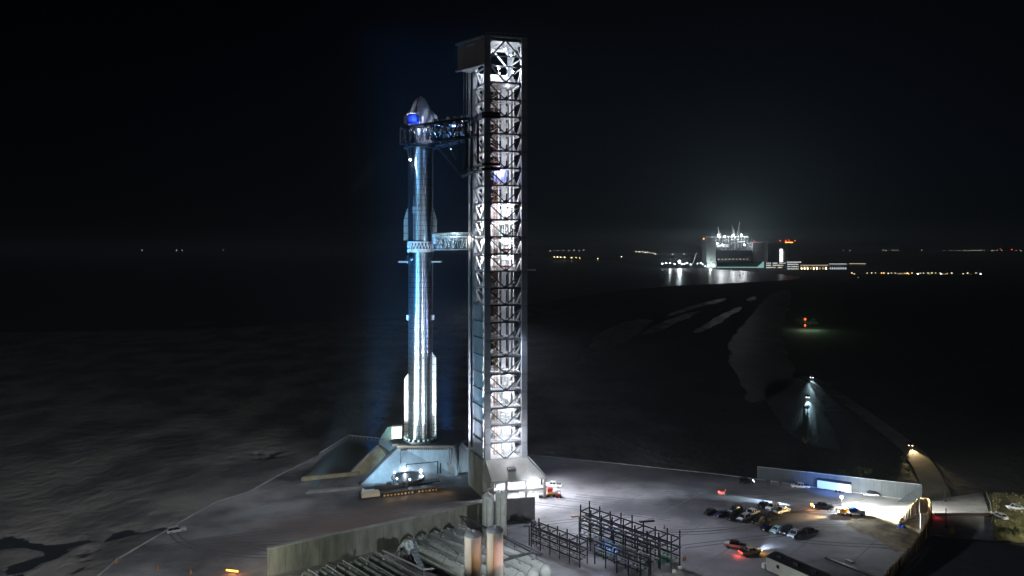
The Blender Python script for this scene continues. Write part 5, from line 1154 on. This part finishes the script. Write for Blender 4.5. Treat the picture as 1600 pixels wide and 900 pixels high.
far_lamps('orange_town_lamp', [(1334, 429), (1338, 430), (1342, 429.5), (1346, 430.2), (1350, 429.8), (1377.5, 426.5), (1416, 427.5), (1420, 428.5), (1460, 429), (1466, 430)], 2250, 1.8, E_orange, 'orange lamp in the row of town lights', 'orange town lights')
far_lamps('horizon_lamp', [(x, 391+((x*7) % 3)*.3) for x in (222, 276, 285, 349, 860, 866, 872, 880, 889, 897, 905, 912, 1285, 1318, 1328, 1380, 1384, 1395, 1399, 1403, 1440, 1475, 1485, 1492, 1498, 1507, 1511, 1516, 1521, 1525, 1529, 1533, 1538, 1550, 1553, 1558, 1565, 1588, 1595)], 9000, 5.5, mat('horizon_lamp_mat', (1, 1, 1), emit=(1, .9, .7), estr=2.5), 'tiny pale lamp on the horizon', 'horizon lights')
far_lamps('horizon_red_lamp', [(1563, 388.5), (1581, 390)], 9000, 7, E_red, 'tiny red lamp on the horizon at far right', 'red horizon lights')
far_lamps('inlet_lamp', [(866, 401.5), (871, 401.5), (876, 402), (882, 402), (893, 402.5), (900, 402.5), (906, 403), (934, 404)], 5000, 3.2, E_warm, 'warm tiny lamp on the inlet shore right of the tower', 'inlet lights')
far_lamps('village_lamp', [(994, 393), (999, 393.5), (1004, 393), (1008, 394.5), (1012, 394), (1016, 395), (1021, 395.5), (1024, 397), (971, 401)], 6000, 4.5, mat('village_lamp_mat', (1, 1, 1), emit=(1, .95, .7), estr=5), 'pale yellow lamp in the small cluster left of the shore floodlights', 'village lights')
far_lamps('flat_lamp', [(1320, 436.5), (1341, 433.5), (1404, 455)], 1800, .7, E_softw, 'faint lone lamp on the dark land below the town lights', 'faint lone lamps')

# ------------------------------------------------------------------ site floodlights, mostly added bare spots without fixtures
lamp(T(6, -4.5, 19), 5000, (.95, .96, 1), size=.5)  # added lamp that brightens the base hall roof
t_ = thing('ground_floodlight', Vector((-50.5, 241, 0)), 'small blue floodlight on the ground behind the sloping buttress, aimed up the rocket', 'floodlight')
MB().box((-50.5, 241.8, .6), (1.6, .8, 1.2)).build('lamp_housing', M_dark, t_); MB().box((-50.5, 241.3, 1.0), (1.2, .1, .5)).build('lamp_glass', E_blue, t_)
for k in range(9):
    Yq = 2960; xq = 1123+k*5.6; MB().box(FP(xq, 405, Yq+30)+Vector((0, 0, 0)), (5, 2, 3)).build('hall_lamp', E_softw if k % 3 else E_soft, fa)
for k in range(6): fbox(1178+k*3.6, 1178.5+k*3.6, 379, 406, 3018.5, 1, 'cladding_joint', M_facd, f2)
def bare_spot(loc, power, col, aim, cone, blend=.5, size=.5): return lamp(loc, power, col, 'SPOT', size, aim, cone, blend)
bare_spot((-62, 212, 4), 520000, (.25, .68, 1.0), (RX, RY, 72), 40, .9)
bare_spot((-40, 206, 5), 80000, (.36, .7, 1), T(0, 3, 48), 55, .9)
bare_spot((-66, 214, 5), 240000, (.95, .97, .8), (RX, RY, 30), 50)
bare_spot((-44, 222, 4), 220000, (.6, .85, 1), (RX, RY, 45), 60)
bare_spot((-12, 208, 8), 150000, (.8, .82, 1), (RX, RY, 45), 60)
bare_spot((-2, 235, 40), 16000, (.5, .55, 1), (RX, RY, 55), 50)
BLF = Vector((-50.5, 241, 1.6)); bare_spot(BLF, 5500000, (.03, .33, 1.0), (RX-5.5, RY+1, 84), 26, 1.0, 2.5)
bare_spot((-25, 262, 3), 3600000, (.03, .3, 1.0), (-28, 258, 90), 28, 1.0, 2.0)
bare_spot((-58, 256, 4), 160000, (.2, .65, 1.0), (RX-3, RY, 80), 22)
bare_spot((-57, 218, 11), 52000, (.36, .72, 1.0), (-32, 240, 4), 66, .9)
bare_spot(T(-1.5, 2, 60), 80000, (.8, .86, .95), (-140, 190, 0), 120, .9)
bare_spot((-60, 40, 60), 420000, (.82, .86, .88), (-125, 200, 0), 56, .9)  # added fill for the left flats, unseen outside the frame
bare_spot(T(3, -1.5, 55), 190000, (.78, .85, 1), (50, 178, 0), 100, .9)
bare_spot((-75, 130, 14), 40000, (.85, 1, .85), (-30, 180, 3), 70, .8)
bare_spot((24, 122, 24), 85000, (.9, .95, 1), (-5, 172, 3), 60, .8)
bare_spot((6, 133, 14), 3800, (1, .5, .45), (-4, 141, 17), 34, .8)
bare_spot((-5.5, 128, 12), 1800, (1, .62, .25), (-5.8, 141, 16.5), 34, .8)
bare_spot((-36, 128, 18), 34000, (.95, 1, .92), (-6, 141, 18.5), 24, .8)
bare_spot((-10, 120, 34), 9000, (.95, .97, 1), (-6, 141, 20.5), 26, .8)
bare_spot((150, 150, 14), 90000, (1, 1, .8), G(1575, 800), 50, .9)  # added unseen lamp that brightens the grass and road
bare_spot((RX+5, RY-26, 106), 200000, (.85, .9, 1), (RX+1, RY, 129), 22)  # added lamp hanging in mid air to brighten the nose
bare_spot((RX-24, RY-16, 96), 150000, (.85, .9, 1), (RX, RY, 130), 16)  # second added nose lamp, from the left, also without a mast
bare_spot((30, 200, 26), 160000, (.1, .35, 1), G(945, 870, 4), 9, .5)  # added unseen spot that throws the blue streak over the racks
bare_spot(G(1292, 752, 6.5), 16000, (.06, .28, 1), G(1300, 742, 3.2), 100, .9)  # added unseen spot that throws the blue patch on the screen wall

# ------------------------------------------------------------------ haze
hz = MB().box((0, 6500, 78), (26000, 17000, 168)).build('haze', mat('x'))
hz['kind'] = 'stuff'; props(hz, 'thin night haze over the whole site')
hm_ = bpy.data.materials.new('haze'); hm_.use_nodes = True; n = hm_.node_tree.nodes; n.clear()
pv = n.new('ShaderNodeVolumePrincipled'); pv.inputs['Color'].default_value = (.85, .92, 1, 1); pv.inputs['Density'].default_value = 0.00014; pv.inputs['Anisotropy'].default_value = 0.2
oo = n.new('ShaderNodeOutputMaterial'); hm_.node_tree.links.new(pv.outputs[0], oo.inputs['Volume']); hz.data.materials[0] = hm_
